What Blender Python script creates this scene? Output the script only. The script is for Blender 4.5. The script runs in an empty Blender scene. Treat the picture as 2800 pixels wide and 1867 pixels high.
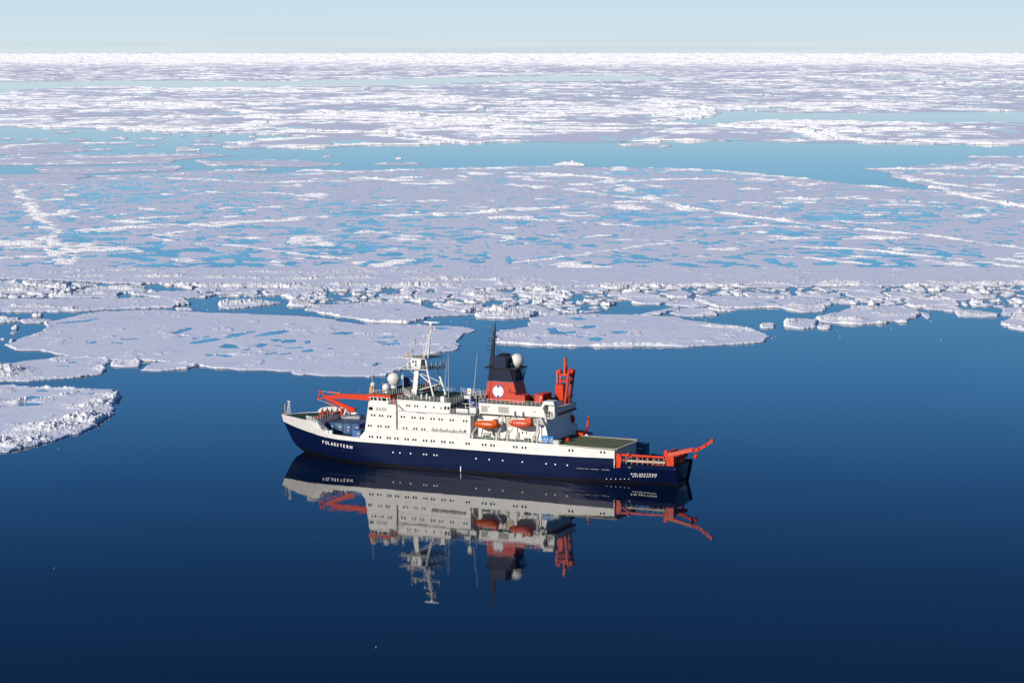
import bpy, math, random
import numpy as np
from mathutils import Vector, Matrix

random.seed(7)
scene = bpy.context.scene
COL = scene.collection

# ------------------------------------------------------------------ camera
CAM_H = 107.0                       # helicopter height above the sea
PITCH = math.atan(788.0 / 6786.0)
cam_data = bpy.data.cameras.new('camera')
cam_data.sensor_width = 36.0
cam_data.lens = 6786.0 / 2800.0 * 36.0
cam_data.clip_start = 1.0
cam_data.clip_end = 600000.0
cam = bpy.data.objects.new('camera', cam_data)
cam.location = (0, 0, CAM_H)
cam.rotation_euler = (math.pi / 2 - PITCH, 0, 0)
COL.objects.link(cam)
scene.camera = cam

# ------------------------------------------------------------------ sky, sun, exposure
SUN_EL = math.radians(21.0)
SUN_AZ = math.radians(222.5)        # clockwise from +Y: behind and to the left of the camera
world = bpy.data.worlds.new('World')
scene.world = world
world.use_nodes = True
wn = world.node_tree
bg = wn.nodes['Background']
sky = wn.nodes.new('ShaderNodeTexSky')
sky.sky_type = 'NISHITA'
sky.sun_disc = False
sky.sun_elevation = SUN_EL
sky.sun_rotation = SUN_AZ
sky.altitude = 1500.0
sky.air_density = 1.0
sky.dust_density = 0.0
sky.ozone_density = 3.0
bg.inputs['Strength'].default_value = 0.1
# polar air: the pale band hugs the horizon and the blue deepens quickly above it, the same all round
geo_w = wn.nodes.new('ShaderNodeTexCoord')
sep_w = wn.nodes.new('ShaderNodeSeparateXYZ')
wn.links.new(geo_w.outputs['Generated'], sep_w.inputs[0])
cr = wn.nodes.new('ShaderNodeValToRGB')
cr.color_ramp.interpolation = 'LINEAR'
el = cr.color_ramp.elements
stops = [(0.0, (6.6, 7.7, 8.25)), (0.022, (5.6, 7.35, 8.5)), (0.045, (2.9, 6.0, 8.5)), (0.09, (1.5, 4.6, 8.3)), (0.135, (0.80, 3.2, 7.2)), (0.17, (0.36, 1.8, 4.9)), (0.205, (0.18, 1.0, 3.0)), (0.25, (0.08, 0.62, 2.1)), (1.0, (0.14, 0.55, 1.9))]
el[0].position = 0.0; el[0].color = (*[c / 10 for c in stops[0][1]], 1)
el[1].position = 1.0; el[1].color = (*[c / 10 for c in stops[-1][1]], 1)
for p_, c_ in stops[1:-1]:
    e_ = el.new(p_); e_.color = (*[c / 10 for c in c_], 1)
wn.links.new(sep_w.outputs['Z'], cr.inputs['Fac'])
mx = wn.nodes.new('ShaderNodeMix'); mx.data_type = 'RGBA'; mx.inputs[0].default_value = 0.95
wn.links.new(sky.outputs['Color'], mx.inputs[6]); 
gain = wn.nodes.new('ShaderNodeVectorMath'); gain.operation = 'SCALE'; gain.inputs['Scale'].default_value = 10.0
wn.links.new(cr.outputs['Color'], gain.inputs[0]); wn.links.new(gain.outputs[0], mx.inputs[7])
# a faint low bank of cloud along the horizon
mpw = wn.nodes.new('ShaderNodeMapping'); mpw.inputs['Scale'].default_value = (3.0, 3.0, 260.0)
wn.links.new(geo_w.outputs['Generated'], mpw.inputs['Vector'])
nzw = wn.nodes.new('ShaderNodeTexNoise'); nzw.inputs['Scale'].default_value = 1.6; nzw.inputs['Detail'].default_value = 4.0
wn.links.new(mpw.outputs[0], nzw.inputs['Vector'])
m1 = wn.nodes.new('ShaderNodeMapRange'); m1.inputs['From Min'].default_value = 0.48; m1.inputs['From Max'].default_value = 0.68; m1.inputs['To Max'].default_value = 0.22
wn.links.new(nzw.outputs['Fac'], m1.inputs['Value'])
m2 = wn.nodes.new('ShaderNodeMapRange'); m2.inputs['From Min'].default_value = 0.012; m2.inputs['From Max'].default_value = 0.002
wn.links.new(sep_w.outputs['Z'], m2.inputs['Value'])
m3 = wn.nodes.new('ShaderNodeMath'); m3.operation = 'MULTIPLY'
wn.links.new(m1.outputs[0], m3.inputs[0]); wn.links.new(m2.outputs[0], m3.inputs[1])
mc = wn.nodes.new('ShaderNodeMix'); mc.data_type = 'RGBA'; mc.inputs[7].default_value = (4.2, 5.3, 6.4, 1)
wn.links.new(m3.outputs[0], mc.inputs[0]); wn.links.new(mx.outputs[2], mc.inputs[6])
wn.links.new(mc.outputs[2], bg.inputs['Color'])

sun_data = bpy.data.lights.new('sun', 'SUN')
sun_data.energy = 5.0
sun_data.angle = math.radians(0.53)
sun_data.color = (1.0, 0.935, 0.86)
sun = bpy.data.objects.new('sun', sun_data)
sdir = Vector((math.sin(SUN_AZ) * math.cos(SUN_EL), math.cos(SUN_AZ) * math.cos(SUN_EL), math.sin(SUN_EL)))
sun.rotation_euler = sdir.to_track_quat('Z', 'Y').to_euler()
sun.location = sdir * 300
COL.objects.link(sun)

scene.view_settings.view_transform = 'Standard'
scene.view_settings.look = 'None'
scene.view_settings.exposure = 0.0
scene.view_settings.gamma = 1.0
scene.view_settings.use_curve_mapping = False
scene.cycles.use_denoising = True
scene.cycles.max_bounces = 6

# ------------------------------------------------------------------ helpers
def tag(o, label=None, cat=None, group=None, kind=None):
    if label: o['label'] = label
    if cat: o['category'] = cat
    if group: o['group'] = group
    if kind: o['kind'] = kind
    return o

def link(o, parent=None):
    COL.objects.link(o)
    if parent: o.parent = parent
    return o

def empty(name, loc=(0, 0, 0), rz=0.0, parent=None):
    o = bpy.data.objects.new(name, None)
    o.empty_display_size = 0.5
    o.location = loc
    o.rotation_euler = (0, 0, rz)
    return link(o, parent)

def np_mesh(name, verts, quads=None, tris=None, mats=(), smooth=False, mat_idx=None):
    me = bpy.data.meshes.new(name)
    verts = np.asarray(verts, np.float32).reshape(-1, 3)
    loops, starts, totals = [], [], []
    pos = 0
    for arr, n in ((quads, 4), (tris, 3)):
        if arr is None or len(arr) == 0: continue
        arr = np.asarray(arr, np.int32).reshape(-1, n)
        loops.append(arr.ravel())
        starts.append(pos + np.arange(len(arr), dtype=np.int32) * n)
        totals.append(np.full(len(arr), n, np.int32))
        pos += arr.size
    loops = np.concatenate(loops); starts = np.concatenate(starts); totals = np.concatenate(totals)
    me.vertices.add(len(verts)); me.vertices.foreach_set('co', verts.ravel())
    me.loops.add(len(loops)); me.loops.foreach_set('vertex_index', loops)
    me.polygons.add(len(starts)); me.polygons.foreach_set('loop_start', starts)
    me.polygons.foreach_set('loop_total', totals)
    if smooth: me.polygons.foreach_set('use_smooth', np.ones(len(starts), bool))
    if mat_idx is not None: me.polygons.foreach_set('material_index', np.asarray(mat_idx, np.int32))
    for m in mats: me.materials.append(m)
    me.update(calc_edges=True)
    return me

# ------------------------------------------------------------------ materials
def new_mat(name):
    m = bpy.data.materials.new(name); m.use_nodes = True
    nt = m.node_tree
    return m, nt, nt.nodes['Principled BSDF']

def N(nt, t, **kw):
    n = nt.nodes.new(t)
    for k, v in kw.items():
        if k in n.inputs: n.inputs[k].default_value = v
        else: setattr(n, k, v)
    return n

def mix_col(nt, fac, a, b):
    n = nt.nodes.new('ShaderNodeMix'); n.data_type = 'RGBA'
    for i, v in ((0, fac), (6, a), (7, b)):
        if hasattr(v, 'is_output'): nt.links.new(v, n.inputs[i])
        else: n.inputs[i].default_value = v if i == 0 else (*v, 1)
    return n.outputs[2]

def ramp(nt, src, lo, hi, a=0.0, b=1.0):
    n = nt.nodes.new('ShaderNodeMapRange')
    n.inputs['From Min'].default_value = lo; n.inputs['From Max'].default_value = hi
    n.inputs['To Min'].default_value = a; n.inputs['To Max'].default_value = b
    nt.links.new(src, n.inputs['Value'])
    return n.outputs['Result']

def sea_material():
    m, nt, b = new_mat('sea_water')
    b.inputs['Base Color'].default_value = (0.001, 0.006, 0.020, 1)
    b.inputs['Roughness'].default_value = 0.012
    b.inputs['IOR'].default_value = 1.33
    b.inputs['Specular IOR Level'].default_value = 0.43
    geo = N(nt, 'ShaderNodeNewGeometry')
    mp = N(nt, 'ShaderNodeMapping'); mp.inputs['Scale'].default_value = (1, 0.45, 1); mp.inputs['Rotation'].default_value = (0, 0, 0.12)
    nt.links.new(geo.outputs['Position'], mp.inputs['Vector'])
    n1 = N(nt, 'ShaderNodeTexNoise', Scale=0.45, Detail=4.0, Roughness=0.6)
    nt.links.new(mp.outputs[0], n1.inputs['Vector'])
    n2 = N(nt, 'ShaderNodeTexNoise', Scale=0.012, Detail=3.0)
    nt.links.new(geo.outputs['Position'], n2.inputs['Vector'])
    st = ramp(nt, n2.outputs['Fac'], 0.40, 0.62, 0.0036, 0.014)
    bp = N(nt, 'ShaderNodeBump', Distance=1.0)
    nt.links.new(st, bp.inputs['Strength']); nt.links.new(n1.outputs['Fac'], bp.inputs['Height'])
    nt.links.new(bp.outputs['Normal'], b.inputs['Normal'])
    return m

def pond_material():
    m, nt, b = new_mat('melt_pond_water')
    geo = N(nt, 'ShaderNodeNewGeometry')
    n2 = N(nt, 'ShaderNodeTexNoise', Scale=0.035, Detail=5.0)
    nt.links.new(geo.outputs['Position'], n2.inputs['Vector'])
    f = ramp(nt, n2.outputs['Fac'], 0.35, 0.65)
    nt.links.new(mix_col(nt, f, (0.03, 0.12, 0.18), (0.15, 0.46, 0.56)), b.inputs['Base Color'])
    b.inputs['Roughness'].default_value = 0.04
    b.inputs['IOR'].default_value = 1.33
    return m

def snow_material(name, c0, c1, bump, bscale, vary):
    m, nt, b = new_mat(name)
    geo = N(nt, 'ShaderNodeNewGeometry')
    sep = N(nt, 'ShaderNodeSeparateXYZ'); nt.links.new(geo.outputs['Position'], sep.inputs[0])
    n1 = N(nt, 'ShaderNodeTexNoise', Scale=0.03, Detail=5.0); nt.links.new(geo.outputs['Position'], n1.inputs['Vector'])
    snow = mix_col(nt, ramp(nt, n1.outputs['Fac'], 0.35, 0.65), c0, c1)
    n4 = N(nt, 'ShaderNodeTexNoise', Scale=0.11, Detail=6.0, Roughness=0.62, Distortion=0.6); nt.links.new(geo.outputs['Position'], n4.inputs['Vector'])
    snow = mix_col(nt, ramp(nt, n4.outputs['Fac'], 0.50, 0.70, 0.0, vary), snow, (0.50, 0.60, 0.76))
    n5 = N(nt, 'ShaderNodeTexNoise', Scale=0.35, Detail=5.0, Roughness=0.7); nt.links.new(geo.outputs['Position'], n5.inputs['Vector'])
    snow = mix_col(nt, ramp(nt, n5.outputs['Fac'], 0.55, 0.68, 0.0, vary), snow, (0.90, 0.90, 0.92))
    wet = ramp(nt, sep.outputs['Z'], 0.06, 0.17)
    col = mix_col(nt, wet, (0.10, 0.15, 0.15), snow)
    nt.links.new(col, b.inputs['Base Color'])
    b.inputs['Roughness'].default_value = 0.75
    b.inputs['Specular IOR Level'].default_value = 0.25
    n3 = N(nt, 'ShaderNodeTexNoise', Scale=bscale, Detail=7.0, Roughness=0.7); nt.links.new(geo.outputs['Position'], n3.inputs['Vector'])
    bp = N(nt, 'ShaderNodeBump', Strength=bump, Distance=0.5)
    nt.links.new(n3.outputs['Fac'], bp.inputs['Height']); nt.links.new(bp.outputs['Normal'], b.inputs['Normal'])
    return m

SEA, POND = sea_material(), pond_material()
SNOW = snow_material('melting_snow', (0.76, 0.79, 0.90), (0.81, 0.83, 0.92), 0.25, 0.5, 0.42)
RIDGE = snow_material('white_ridge_ice', (0.92, 0.915, 0.91), (0.94, 0.935, 0.93), 0.55, 1.1, 0.12)

# ------------------------------------------------------------------ ground geometry from the traced outlines
CP, SP = math.cos(PITCH), math.sin(PITCH)
def sea_point(u, v):
    """photo pixel (2800 wide) -> point on the sea surface, metres"""
    x = (np.asarray(u, float) - 1400.0) / 6786.0
    y = -(np.asarray(v, float) - 933.5) / 6786.0
    dy, dz = CP + y * SP, -SP + y * CP
    k = CAM_H / -dz
    return x * k, dy * k

def zA(p): return [(0.39668 * x, 700 + 0.39668 * y) for x, y in p]
def zB(p): return [(700 + 0.39668 * x, 700 + 0.39668 * y) for x, y in p]
def zC(p): return [(1867 + 0.39668 * x, 700 + 0.39668 * y) for x, y in p]
def z4(p): return [(0.59524 * x, 100 + 0.59524 * y) for x, y in p]
def z5(p): return [(1400 + 0.59524 * x, 100 + 0.59524 * y) for x, y in p]
def z6(p): return [(0.59524 * x, 430 + 0.59524 * y) for x, y in p]
def z7(p): return [(1400 + 0.59524 * x, 430 + 0.59524 * y) for x, y in p]
def G(p):
    a = np.array(p, float); X, Y = sea_point(a[:, 0], a[:, 1])
    return np.stack([X, Y], 1)

# numpy noise
def _hash(ix, iy, s):
    h = (ix.astype(np.int64) * 374761393 + iy.astype(np.int64) * 668265263 + s * 974634777) & 0xFFFFFFFF
    h = ((h ^ (h >> 13)) * 1274126177) & 0xFFFFFFFF
    h = ((h ^ (h >> 16)) * 2246822519) & 0xFFFFFFFF
    return ((h ^ (h >> 15)) & 0xFFFFFF).astype(np.float64) / 0xFFFFFF

def vnoise(x, y, s=0):
    ix, iy = np.floor(x), np.floor(y); fx, fy = x - ix, y - iy
    fx = fx * fx * (3 - 2 * fx); fy = fy * fy * (3 - 2 * fy)
    a, b = _hash(ix, iy, s), _hash(ix + 1, iy, s); c, d = _hash(ix, iy + 1, s), _hash(ix + 1, iy + 1, s)
    return (a + (b - a) * fx) * (1 - fy) + (c + (d - c) * fx) * fy

def fbm(x, y, s=0, o=4, g=0.5):
    t = np.zeros_like(x); a = 1.0; n = 0.0
    for i in range(o):
        t += a * vnoise(x * 2 ** i + 17.3 * i, y * 2 ** i - 9.1 * i, s + i); n += a; a *= g
    return t / n

def worley(x, y, s=0):
    ix, iy = np.floor(x), np.floor(y)
    f1 = np.full(x.shape, 9.0); f2 = f1.copy(); cx = np.zeros(x.shape); cy = cx.copy()
    for dx in (-1, 0, 1):
        for dy in (-1, 0, 1):
            jx, jy = ix + dx, iy + dy
            px = jx + 0.1 + 0.8 * _hash(jx, jy, s); py = jy + 0.1 + 0.8 * _hash(jx, jy, s + 77)
            d = np.hypot(px - x, py - y)
            m = d < f1
            f2 = np.where(m, f1, np.minimum(f2, d))
            cx = np.where(m, jx, cx); cy = np.where(m, jy, cy)
            f1 = np.where(m, d, f1)
    return f1, f2, cx, cy

def seg_dist(X, Y, P, closed):
    P = np.asarray(P, float); n = len(P)
    D = np.full(X.shape, 1e9)
    for i in range(n if closed else n - 1):
        a, b = P[i], P[(i + 1) % n]
        dx, dy = b - a; L = dx * dx + dy * dy + 1e-9
        t = np.clip(((X - a[0]) * dx + (Y - a[1]) * dy) / L, 0, 1)
        D = np.minimum(D, np.hypot(X - a[0] - t * dx, Y - a[1] - t * dy))
    return D

def poly_sd(X, Y, P):
    """positive inside, metres"""
    P = np.asarray(P, float); n = len(P)
    ins = np.zeros(X.shape, bool)
    for i in range(n):
        a, b = P[i], P[(i + 1) % n]
        if a[1] == b[1]: continue
        c = ((a[1] > Y) != (b[1] > Y)) & (X < (b[0] - a[0]) * (Y - a[1]) / (b[1] - a[1]) + a[0])
        ins ^= c
    D = seg_dist(X, Y, P, True)
    return np.where(ins, D, -D)

def sstep(a, b, x):
    t = np.clip((x - a) / (b - a), 0, 1); return t * t * (3 - 2 * t)

def rubble(X, Y, s=0):
    """0..1 jumbled snow-draped blocks"""
    wx = X + 2.5 * fbm(X / 5, Y / 5, s + 5, 2); wy = Y + 2.5 * fbm(X / 5, Y / 5, s + 9, 2)
    f1, f2, cx, cy = worley(wx / 3.4, wy / 4.2, s)
    r = _hash(cx, cy, s + 3)
    a = r * sstep(0.0, 0.55, f2 - f1) + 0.25 * (_hash(cx, cy, s + 4) - 0.5)
    g1, g2, gx, gy = worley(wx / 1.7, wy / 2.1, s + 31)
    b = _hash(gx, gy, s + 8) * sstep(0.0, 0.5, g2 - g1)
    c = fbm(X / 4.5, Y / 5.5, s + 13, 3, 0.6)
    h1, h2, hx, hy = worley(X / 0.95, Y / 1.3, s + 47)
    d = _hash(hx, hy, s + 21) * sstep(0.0, 0.3, h2 - h1)
    return np.clip(0.40 * a + 0.26 * b + 1.3 * (c - 0.3) + 0.34 * (d - 0.3), 0, 1.2)

# ------------------------------------------------------------------ sea
sea_me = np_mesh('sea', [(-450000, -3000, 0), (450000, -3000, 0), (450000, 520000, 0), (-450000, 520000, 0)], quads=[(0, 1, 2, 3)], mats=[SEA])
sea = tag(link(bpy.data.objects.new('sea', sea_me)), 'calm dark blue arctic sea between the floes', kind='structure')

# ------------------------------------------------------------------ traced floes
# each: outline, label, category, group, options
NEAR = []
def near(poly, label, **kw):
    NEAR.append(dict(poly=G(poly), label=label, **kw))

near(zA([(-260, 905), (0, 900), (80, 893), (220, 912), (380, 915), (560, 922), (700, 918), (790, 925), (832, 962), (800, 1000), (788, 1060), (765, 1105), (715, 1132), (640, 1182), (560, 1227), (480, 1240), (360, 1277), (200, 1312), (80, 1347), (0, 1366), (-260, 1440)]),
     'large floe in the left foreground with a tall wall of rubble along its front edge', fb=0.5,
     ridges=[(zA([(-260, 1330), (-100, 1290), (100, 1245), (240, 1215), (400, 1180), (520, 1135), (640, 1075), (720, 1035), (800, 970)]), 13, 2.5),
             (zA([(-200, 1380), (0, 1330), (200, 1280), (480, 1222), (620, 1180), (740, 1110)]), 7, 1.9),
             (zA([(-50, 1060), (60, 1035), (200, 1000), (330, 985), (430, 965), (600, 930)]), 4.5, 1.1),
             (zA([(-260, 905), (100, 905), (360, 918), (500, 920)]), 3, 0.8)],
     ponds=[(zA([(180, 980), (215, 972), (300, 975), (300, 985), (215, 1000), (175, 996)]), 0), (zA([(135, 1028), (190, 1018), (300, 1020), (270, 1032), (150, 1040)]), 0),
            (zA([(250, 932), (320, 928), (345, 936), (270, 940)]), 0), (zA([(610, 952), (660, 949), (655, 958), (612, 960)]), 0)])
near(zA([(-260, 770), (-20, 752), (120, 735), (250, 718), (370, 708), (480, 692), (620, 697), (750, 708), (757, 740), (720, 765), (704, 815), (560, 835), (380, 850), (200, 865), (60, 862), (-260, 868)]),
     'flat floe at the left edge below the big pale floe, blocks heaped on its end', fb=0.45,
     ridges=[(zA([(-120, 760), (10, 775), (70, 790), (40, 830)]), 12, 2.2), (zA([(-200, 852), (60, 850), (200, 852), (380, 842)]), 3.5, 0.9), (zA([(370, 712), (620, 700), (740, 712)]), 3, 0.9), (zA([(700, 800), (730, 750), (750, 735)]), 4, 1.2)],
     ponds=[(zA([(400, 728), (440, 732), (430, 736), (395, 733)]), 0), (zA([(480, 738), (540, 730), (530, 738), (490, 742)]), 0), (zA([(390, 758), (500, 762), (470, 766), (395, 763)]), 0)])
near(zA([(755, 762), (765, 735), (800, 722), (870, 725), (970, 722), (985, 748), (960, 764), (860, 768)]), 'white hummocked ice lump beside the corner of the big pale floe', fb=0.5,
     ridges=[(zA([(770, 745), (840, 735), (960, 738)]), 14, 2.4)])
near(zA([(966, 790), (1000, 768), (1060, 738), (1240, 730), (1345, 735), (1362, 760), (1290, 778), (1100, 795)]), 'small tongue-shaped floe with a white rim in front of the big pale floe', fb=0.45,
     ridges=[(zA([(970, 785), (1100, 790), (1280, 775), (1350, 755)]), 4, 1.1), (zA([(1300, 735), (1350, 750)]), 5, 1.4)])
near(zA([(45, 612), (110, 590), (140, 572), (215, 545), (330, 502), (355, 488), (285, 466), (385, 448), (460, 427), (600, 402), (700, 387), (900, 378), (1130, 374), (1250, 385), (1500, 395), (1700, 400), (2050, 415), (2352, 440)]) +
     zB([(560, 445), (720, 472), (900, 474), (1070, 476), (1330, 485), (1480, 497), (1507, 514), (1440, 545), (1405, 585), (1405, 625), (1385, 652), (1260, 672), (1120, 705), (1000, 790), (900, 826), (780, 838), (600, 830), (270, 818), (258, 797)]) +
     zA([(2035, 799), (1640, 785), (1500, 776), (1380, 756), (1240, 737), (980, 726), (760, 716), (600, 700), (460, 691), (300, 656), (130, 650), (60, 628)]),
     'largest flat floe behind the bow, dotted with small blue melt ponds', fb=0.42,
     ridges=[(zA([(700, 440), (850, 440), (1000, 445)]), 6, 0.7), (zB([(420, 540), (900, 545), (1400, 520)]), 2, 0.6), (zA([(470, 694), (620, 706), (750, 716)]), 2, 0.7)],
     ponds=[(zA(p), 0) for p in ([(1170, 545), (1240, 515), (1290, 500), (1330, 498), (1300, 515), (1250, 535), (1210, 545)], [(1230, 555), (1270, 552), (1285, 562), (1240, 566)],
            [(1300, 605), (1350, 590), (1480, 570), (1540, 578), (1420, 600), (1330, 612)], [(1545, 570), (1600, 540), (1660, 535), (1770, 522), (1740, 535), (1640, 555), (1590, 573)],
            [(1745, 560), (1850, 530), (1960, 513), (2005, 520), (1930, 540), (1830, 555)], [(1510, 630), (1560, 610), (1640, 620), (1650, 640), (1570, 640)], [(1640, 650), (1690, 645), (1760, 640), (1700, 655)],
            [(1760, 620), (1800, 605), (1850, 612), (1830, 630), (1780, 632)], [(1870, 580), (1920, 573), (1950, 585), (1890, 595)], [(1945, 598), (1970, 580), (2050, 582), (2030, 600), (1960, 603)],
            [(2105, 592), (2140, 588), (2145, 600), (2115, 606)], [(1415, 690), (1440, 680), (1475, 684), (1450, 696)], [(1490, 685), (1560, 685), (1615, 690), (1570, 704), (1510, 695)],
            [(605, 600), (660, 592), (680, 598), (640, 608)], [(385, 466), (560, 450), (690, 432), (690, 440), (600, 455), (450, 468)], [(1820, 680), (1900, 668), (1905, 673), (1840, 685)],
            [(2080, 655), (2140, 646), (2185, 652), (2140, 664), (2090, 666)], [(1905, 684), (2000, 670), (2030, 675), (1950, 684)], [(835, 575), (960, 570), (950, 578), (850, 580)],
            [(1310, 575), (1440, 555), (1460, 560), (1350, 580)], [(1960, 640), (2080, 630), (2110, 636), (2000, 645)], [(1880, 618), (1960, 618), (1950, 625), (1890, 625)], [(770, 598), (850, 600), (840, 606), (780, 604)])] +
           [(zB(p), 0) for p in ([(510, 540), (600, 528), (700, 532), (620, 546)], [(840, 565), (900, 560), (1005, 558), (940, 568), (870, 570)], [(810, 600), (850, 590), (910, 592), (860, 605)],
            [(855, 615), (900, 605), (980, 602), (990, 612), (920, 622)], [(810, 760), (840, 745), (880, 738), (860, 750), (825, 762)], [(1210, 500), (1280, 495), (1360, 500), (1280, 510)],
            [(490, 642), (530, 636), (560, 644), (510, 647)], [(950, 588), (980, 585), (980, 592), (955, 594)])])
near(zB([(340, 374), (400, 345), (560, 335), (800, 318), (1000, 320), (1150, 350), (1240, 370), (1400, 392), (1520, 404), (1400, 412), (1200, 422), (1070, 456), (1070, 470), (900, 462), (780, 455), (600, 424), (440, 398)]),
     'oval flat floe with a crisp white front rim behind the foremast', fb=0.45,
     ridges=[(zB([(380, 388), (440, 396), (600, 420), (780, 448), (900, 458), (1060, 466)]), 5, 1.3), (zB([(370, 350), (420, 345)]), 8, 2.0), (zB([(800, 322), (1000, 320)]), 5, 1.0)],
     ponds=[(zB([(630, 352), (680, 354), (650, 360)]), 0), (zB([(955, 372), (1010, 372), (980, 378)]), 0)])
near(zB([(1505, 412), (1540, 392), (1600, 372), (1700, 352), (1830, 370), (1940, 394), (1895, 424), (1700, 434), (1560, 430)]), 'jagged ice hummock with a central peak at the head of the channel above the funnel', fb=0.6,
     ridges=[(zB([(1520, 405), (1600, 400), (1760, 400), (1880, 410)]), 22, 1.9), (zB([(1675, 385), (1700, 392)]), 12, 4.0), (zB([(1590, 395), (1610, 398)]), 9, 2.8), (zB([(1780, 398), (1820, 402)]), 10, 2.3)])
near(zB([(1648, 532), (1700, 518), (1780, 508), (1860, 492), (1915, 452), (1885, 430), (2000, 410), (2352, 400)]) +
     zC([(-30, 420), (0, 440), (200, 465), (400, 485), (520, 520), (592, 556), (580, 596), (420, 606), (200, 616), (0, 627)]) +
     zB([(2352, 627), (2100, 622), (1900, 616), (1650, 602), (1636, 565)]),
     'long pointed floe right of the funnel mast with scattered rubble and blue ponds', fb=0.45,
     ridges=[(zB([(1660, 598), (1900, 612), (2100, 618), (2352, 622)]) + zC([(200, 610)]), 4, 1.2), (zB([(1740, 540), (1850, 555)]), 7, 1.0), (zB([(1960, 470), (2200, 490), (2352, 500)]), 6, 1.0), (zC([(100, 480), (350, 495), (500, 520)]), 5, 1.0), (zC([(300, 545), (330, 548)]), 4, 1.8), (zC([(130, 590), (180, 600)]), 5, 1.6)],
     ponds=[(zB(p), 0) for p in ([(2010, 505), (2060, 498), (2080, 520), (2130, 530), (2200, 522), (2210, 532), (2120, 545), (2040, 540)], [(2195, 490), (2352, 480), (2352, 496), (2280, 505), (2220, 498)],
            [(2290, 575), (2352, 560), (2400, 572), (2370, 590), (2310, 590)], [(2140, 548), (2200, 548), (2190, 555), (2150, 556)], [(1935, 565), (1965, 562), (1960, 570)], [(2215, 555), (2260, 557), (2240, 563)],
            [(2150, 430), (2240, 428), (2280, 440), (2230, 448), (2180, 440)], [(2440, 530), (2520, 520), (2580, 530), (2500, 540)], [(2380, 548), (2420, 545), (2410, 553)])] + [(zC([(105, 490), (160, 490), (140, 495)]), 0)])
near(zC([(-90, 395), (0, 362), (120, 362), (238, 385), (246, 412), (100, 420), (-20, 416)]), 'small flat floe with a low white rim above the long pointed floe', fb=0.5, ridges=[(zC([(-60, 405), (100, 410), (235, 405)]), 4, 1.0), (zC([(-60, 395), (60, 370)]), 6, 1.0)])
near(zC([(70, 300), (130, 285), (300, 275), (700, 300), (860, 308), (960, 325), (900, 342), (670, 356), (400, 366), (230, 360), (130, 325)]), 'smooth lavender floe wedged under the rubble belt right of the ship', fb=0.45,
     ridges=[(zC([(110, 300), (160, 330), (260, 352), (450, 362), (660, 352)]), 4, 1.1)], ponds=[(zC([(580, 318), (620, 314), (645, 320), (610, 326)]), 0), (zC([(480, 329), (540, 330), (510, 335)]), 0)])
near(zC([(668, 345), (700, 330), (780, 315), (900, 330), (1005, 358), (960, 385), (840, 392), (700, 368)]), 'hummocked floe with two steep peaks at the edge of the open water', fb=0.5, ridges=[(zC([(690, 345), (780, 350), (900, 362), (970, 365)]), 14, 3.4)])
near(zC([(693, 485), (700, 452), (800, 442), (925, 450), (925, 496), (800, 508)]), 'tilted slab of thick ice with a sheer left end in the open water', fb=0.9, ridges=[(zC([(710, 470), (760, 465)]), 12, 3.0), (zC([(850, 450), (920, 455)]), 6, 1.6)])
near(zC([(920, 490), (950, 476), (1025, 478), (1032, 500), (1000, 509), (930, 506)]), 'low ice cake touching the right end of the tilted slab', fb=0.5, ridges=[(zC([(930, 495), (980, 490), (1020, 495)]), 7, 1.5)])
near(zC([(523, 485), (560, 472), (600, 466), (640, 478), (632, 498), (545, 503)]), 'lone small ice cake in open water left of the tilted slab', fb=0.8, ridges=[(zC([(530, 492), (620, 482)]), 6, 0.8)])
near(zC([(925, 440), (940, 425), (1000, 405), (1080, 385), (1150, 362), (1250, 350), (1500, 345), (1645, 390), (1600, 425), (1400, 465), (1230, 477), (1040, 466), (960, 455)]), 'rubble-covered floe with a square block on its front edge', fb=0.5,
     ridges=[(zC([(960, 440), (1040, 430), (1180, 440)]), 10, 2.6), (zC([(1150, 365), (1250, 370), (1400, 400), (1560, 405)]), 16, 1.8), (zC([(1100, 465), (1230, 470), (1390, 458)]), 4, 1.2), (zC([(1160, 430), (1200, 430)]), 5, 2.2)])
near(zC([(1640, 396), (1700, 398), (1712, 430), (1685, 436), (1655, 415)]), 'narrow ice splinter off the right end of the rubble-covered floe', fb=0.6)
near(zC([(1455, 445), (1500, 436), (1552, 442), (1555, 458), (1480, 463)]), 'little ice cake just in front of the rubble-covered floe', fb=0.6, ridges=[(zC([(1460, 455), (1545, 452)]), 5, 0.8)])
near(zC([(1878, 400), (1890, 380), (1960, 372), (2080, 385), (2190, 400), (2180, 420), (1960, 424), (1885, 418)]), 'thick-ended floe with a mound on its left side near the right edge', fb=0.6, ridges=[(zC([(1890, 400), (1930, 395)]), 14, 3.0), (zC([(1950, 412), (2170, 412)]), 6, 1.2)])
near(zC([(2188, 472), (2260, 440), (2270, 400), (2320, 385), (2500, 390), (2700, 430), (2600, 505), (2352, 518), (2250, 498)]), 'rough floe cut by the right edge of the photo at the open water', fb=0.6, ridges=[(zC([(2280, 430), (2330, 400), (2400, 395)]), 14, 2.8), (zC([(2200, 475), (2260, 490), (2352, 508), (2500, 500)]), 5, 1.3)])
near(zA([(-200, 300), (0, 296), (350, 300), (700, 293), (1270, 290), (1305, 330), (1200, 356), (900, 366), (480, 386), (0, 388), (-200, 388)]), 'long flat floe at the left edge below the broken belt', fb=0.45,
     ridges=[(zA([(0, 350), (200, 345), (480, 355), (560, 368)]), 12, 1.9), (zA([(600, 372), (900, 362), (1200, 350)]), 4, 0.9), (zA([(1240, 300), (1290, 320), (1260, 345)]), 8, 1.6), (zA([(0, 320), (300, 318)]), 6, 0.6)], ponds=[(zA([(1180, 325), (1220, 325), (1200, 332)]), 0)])
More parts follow.
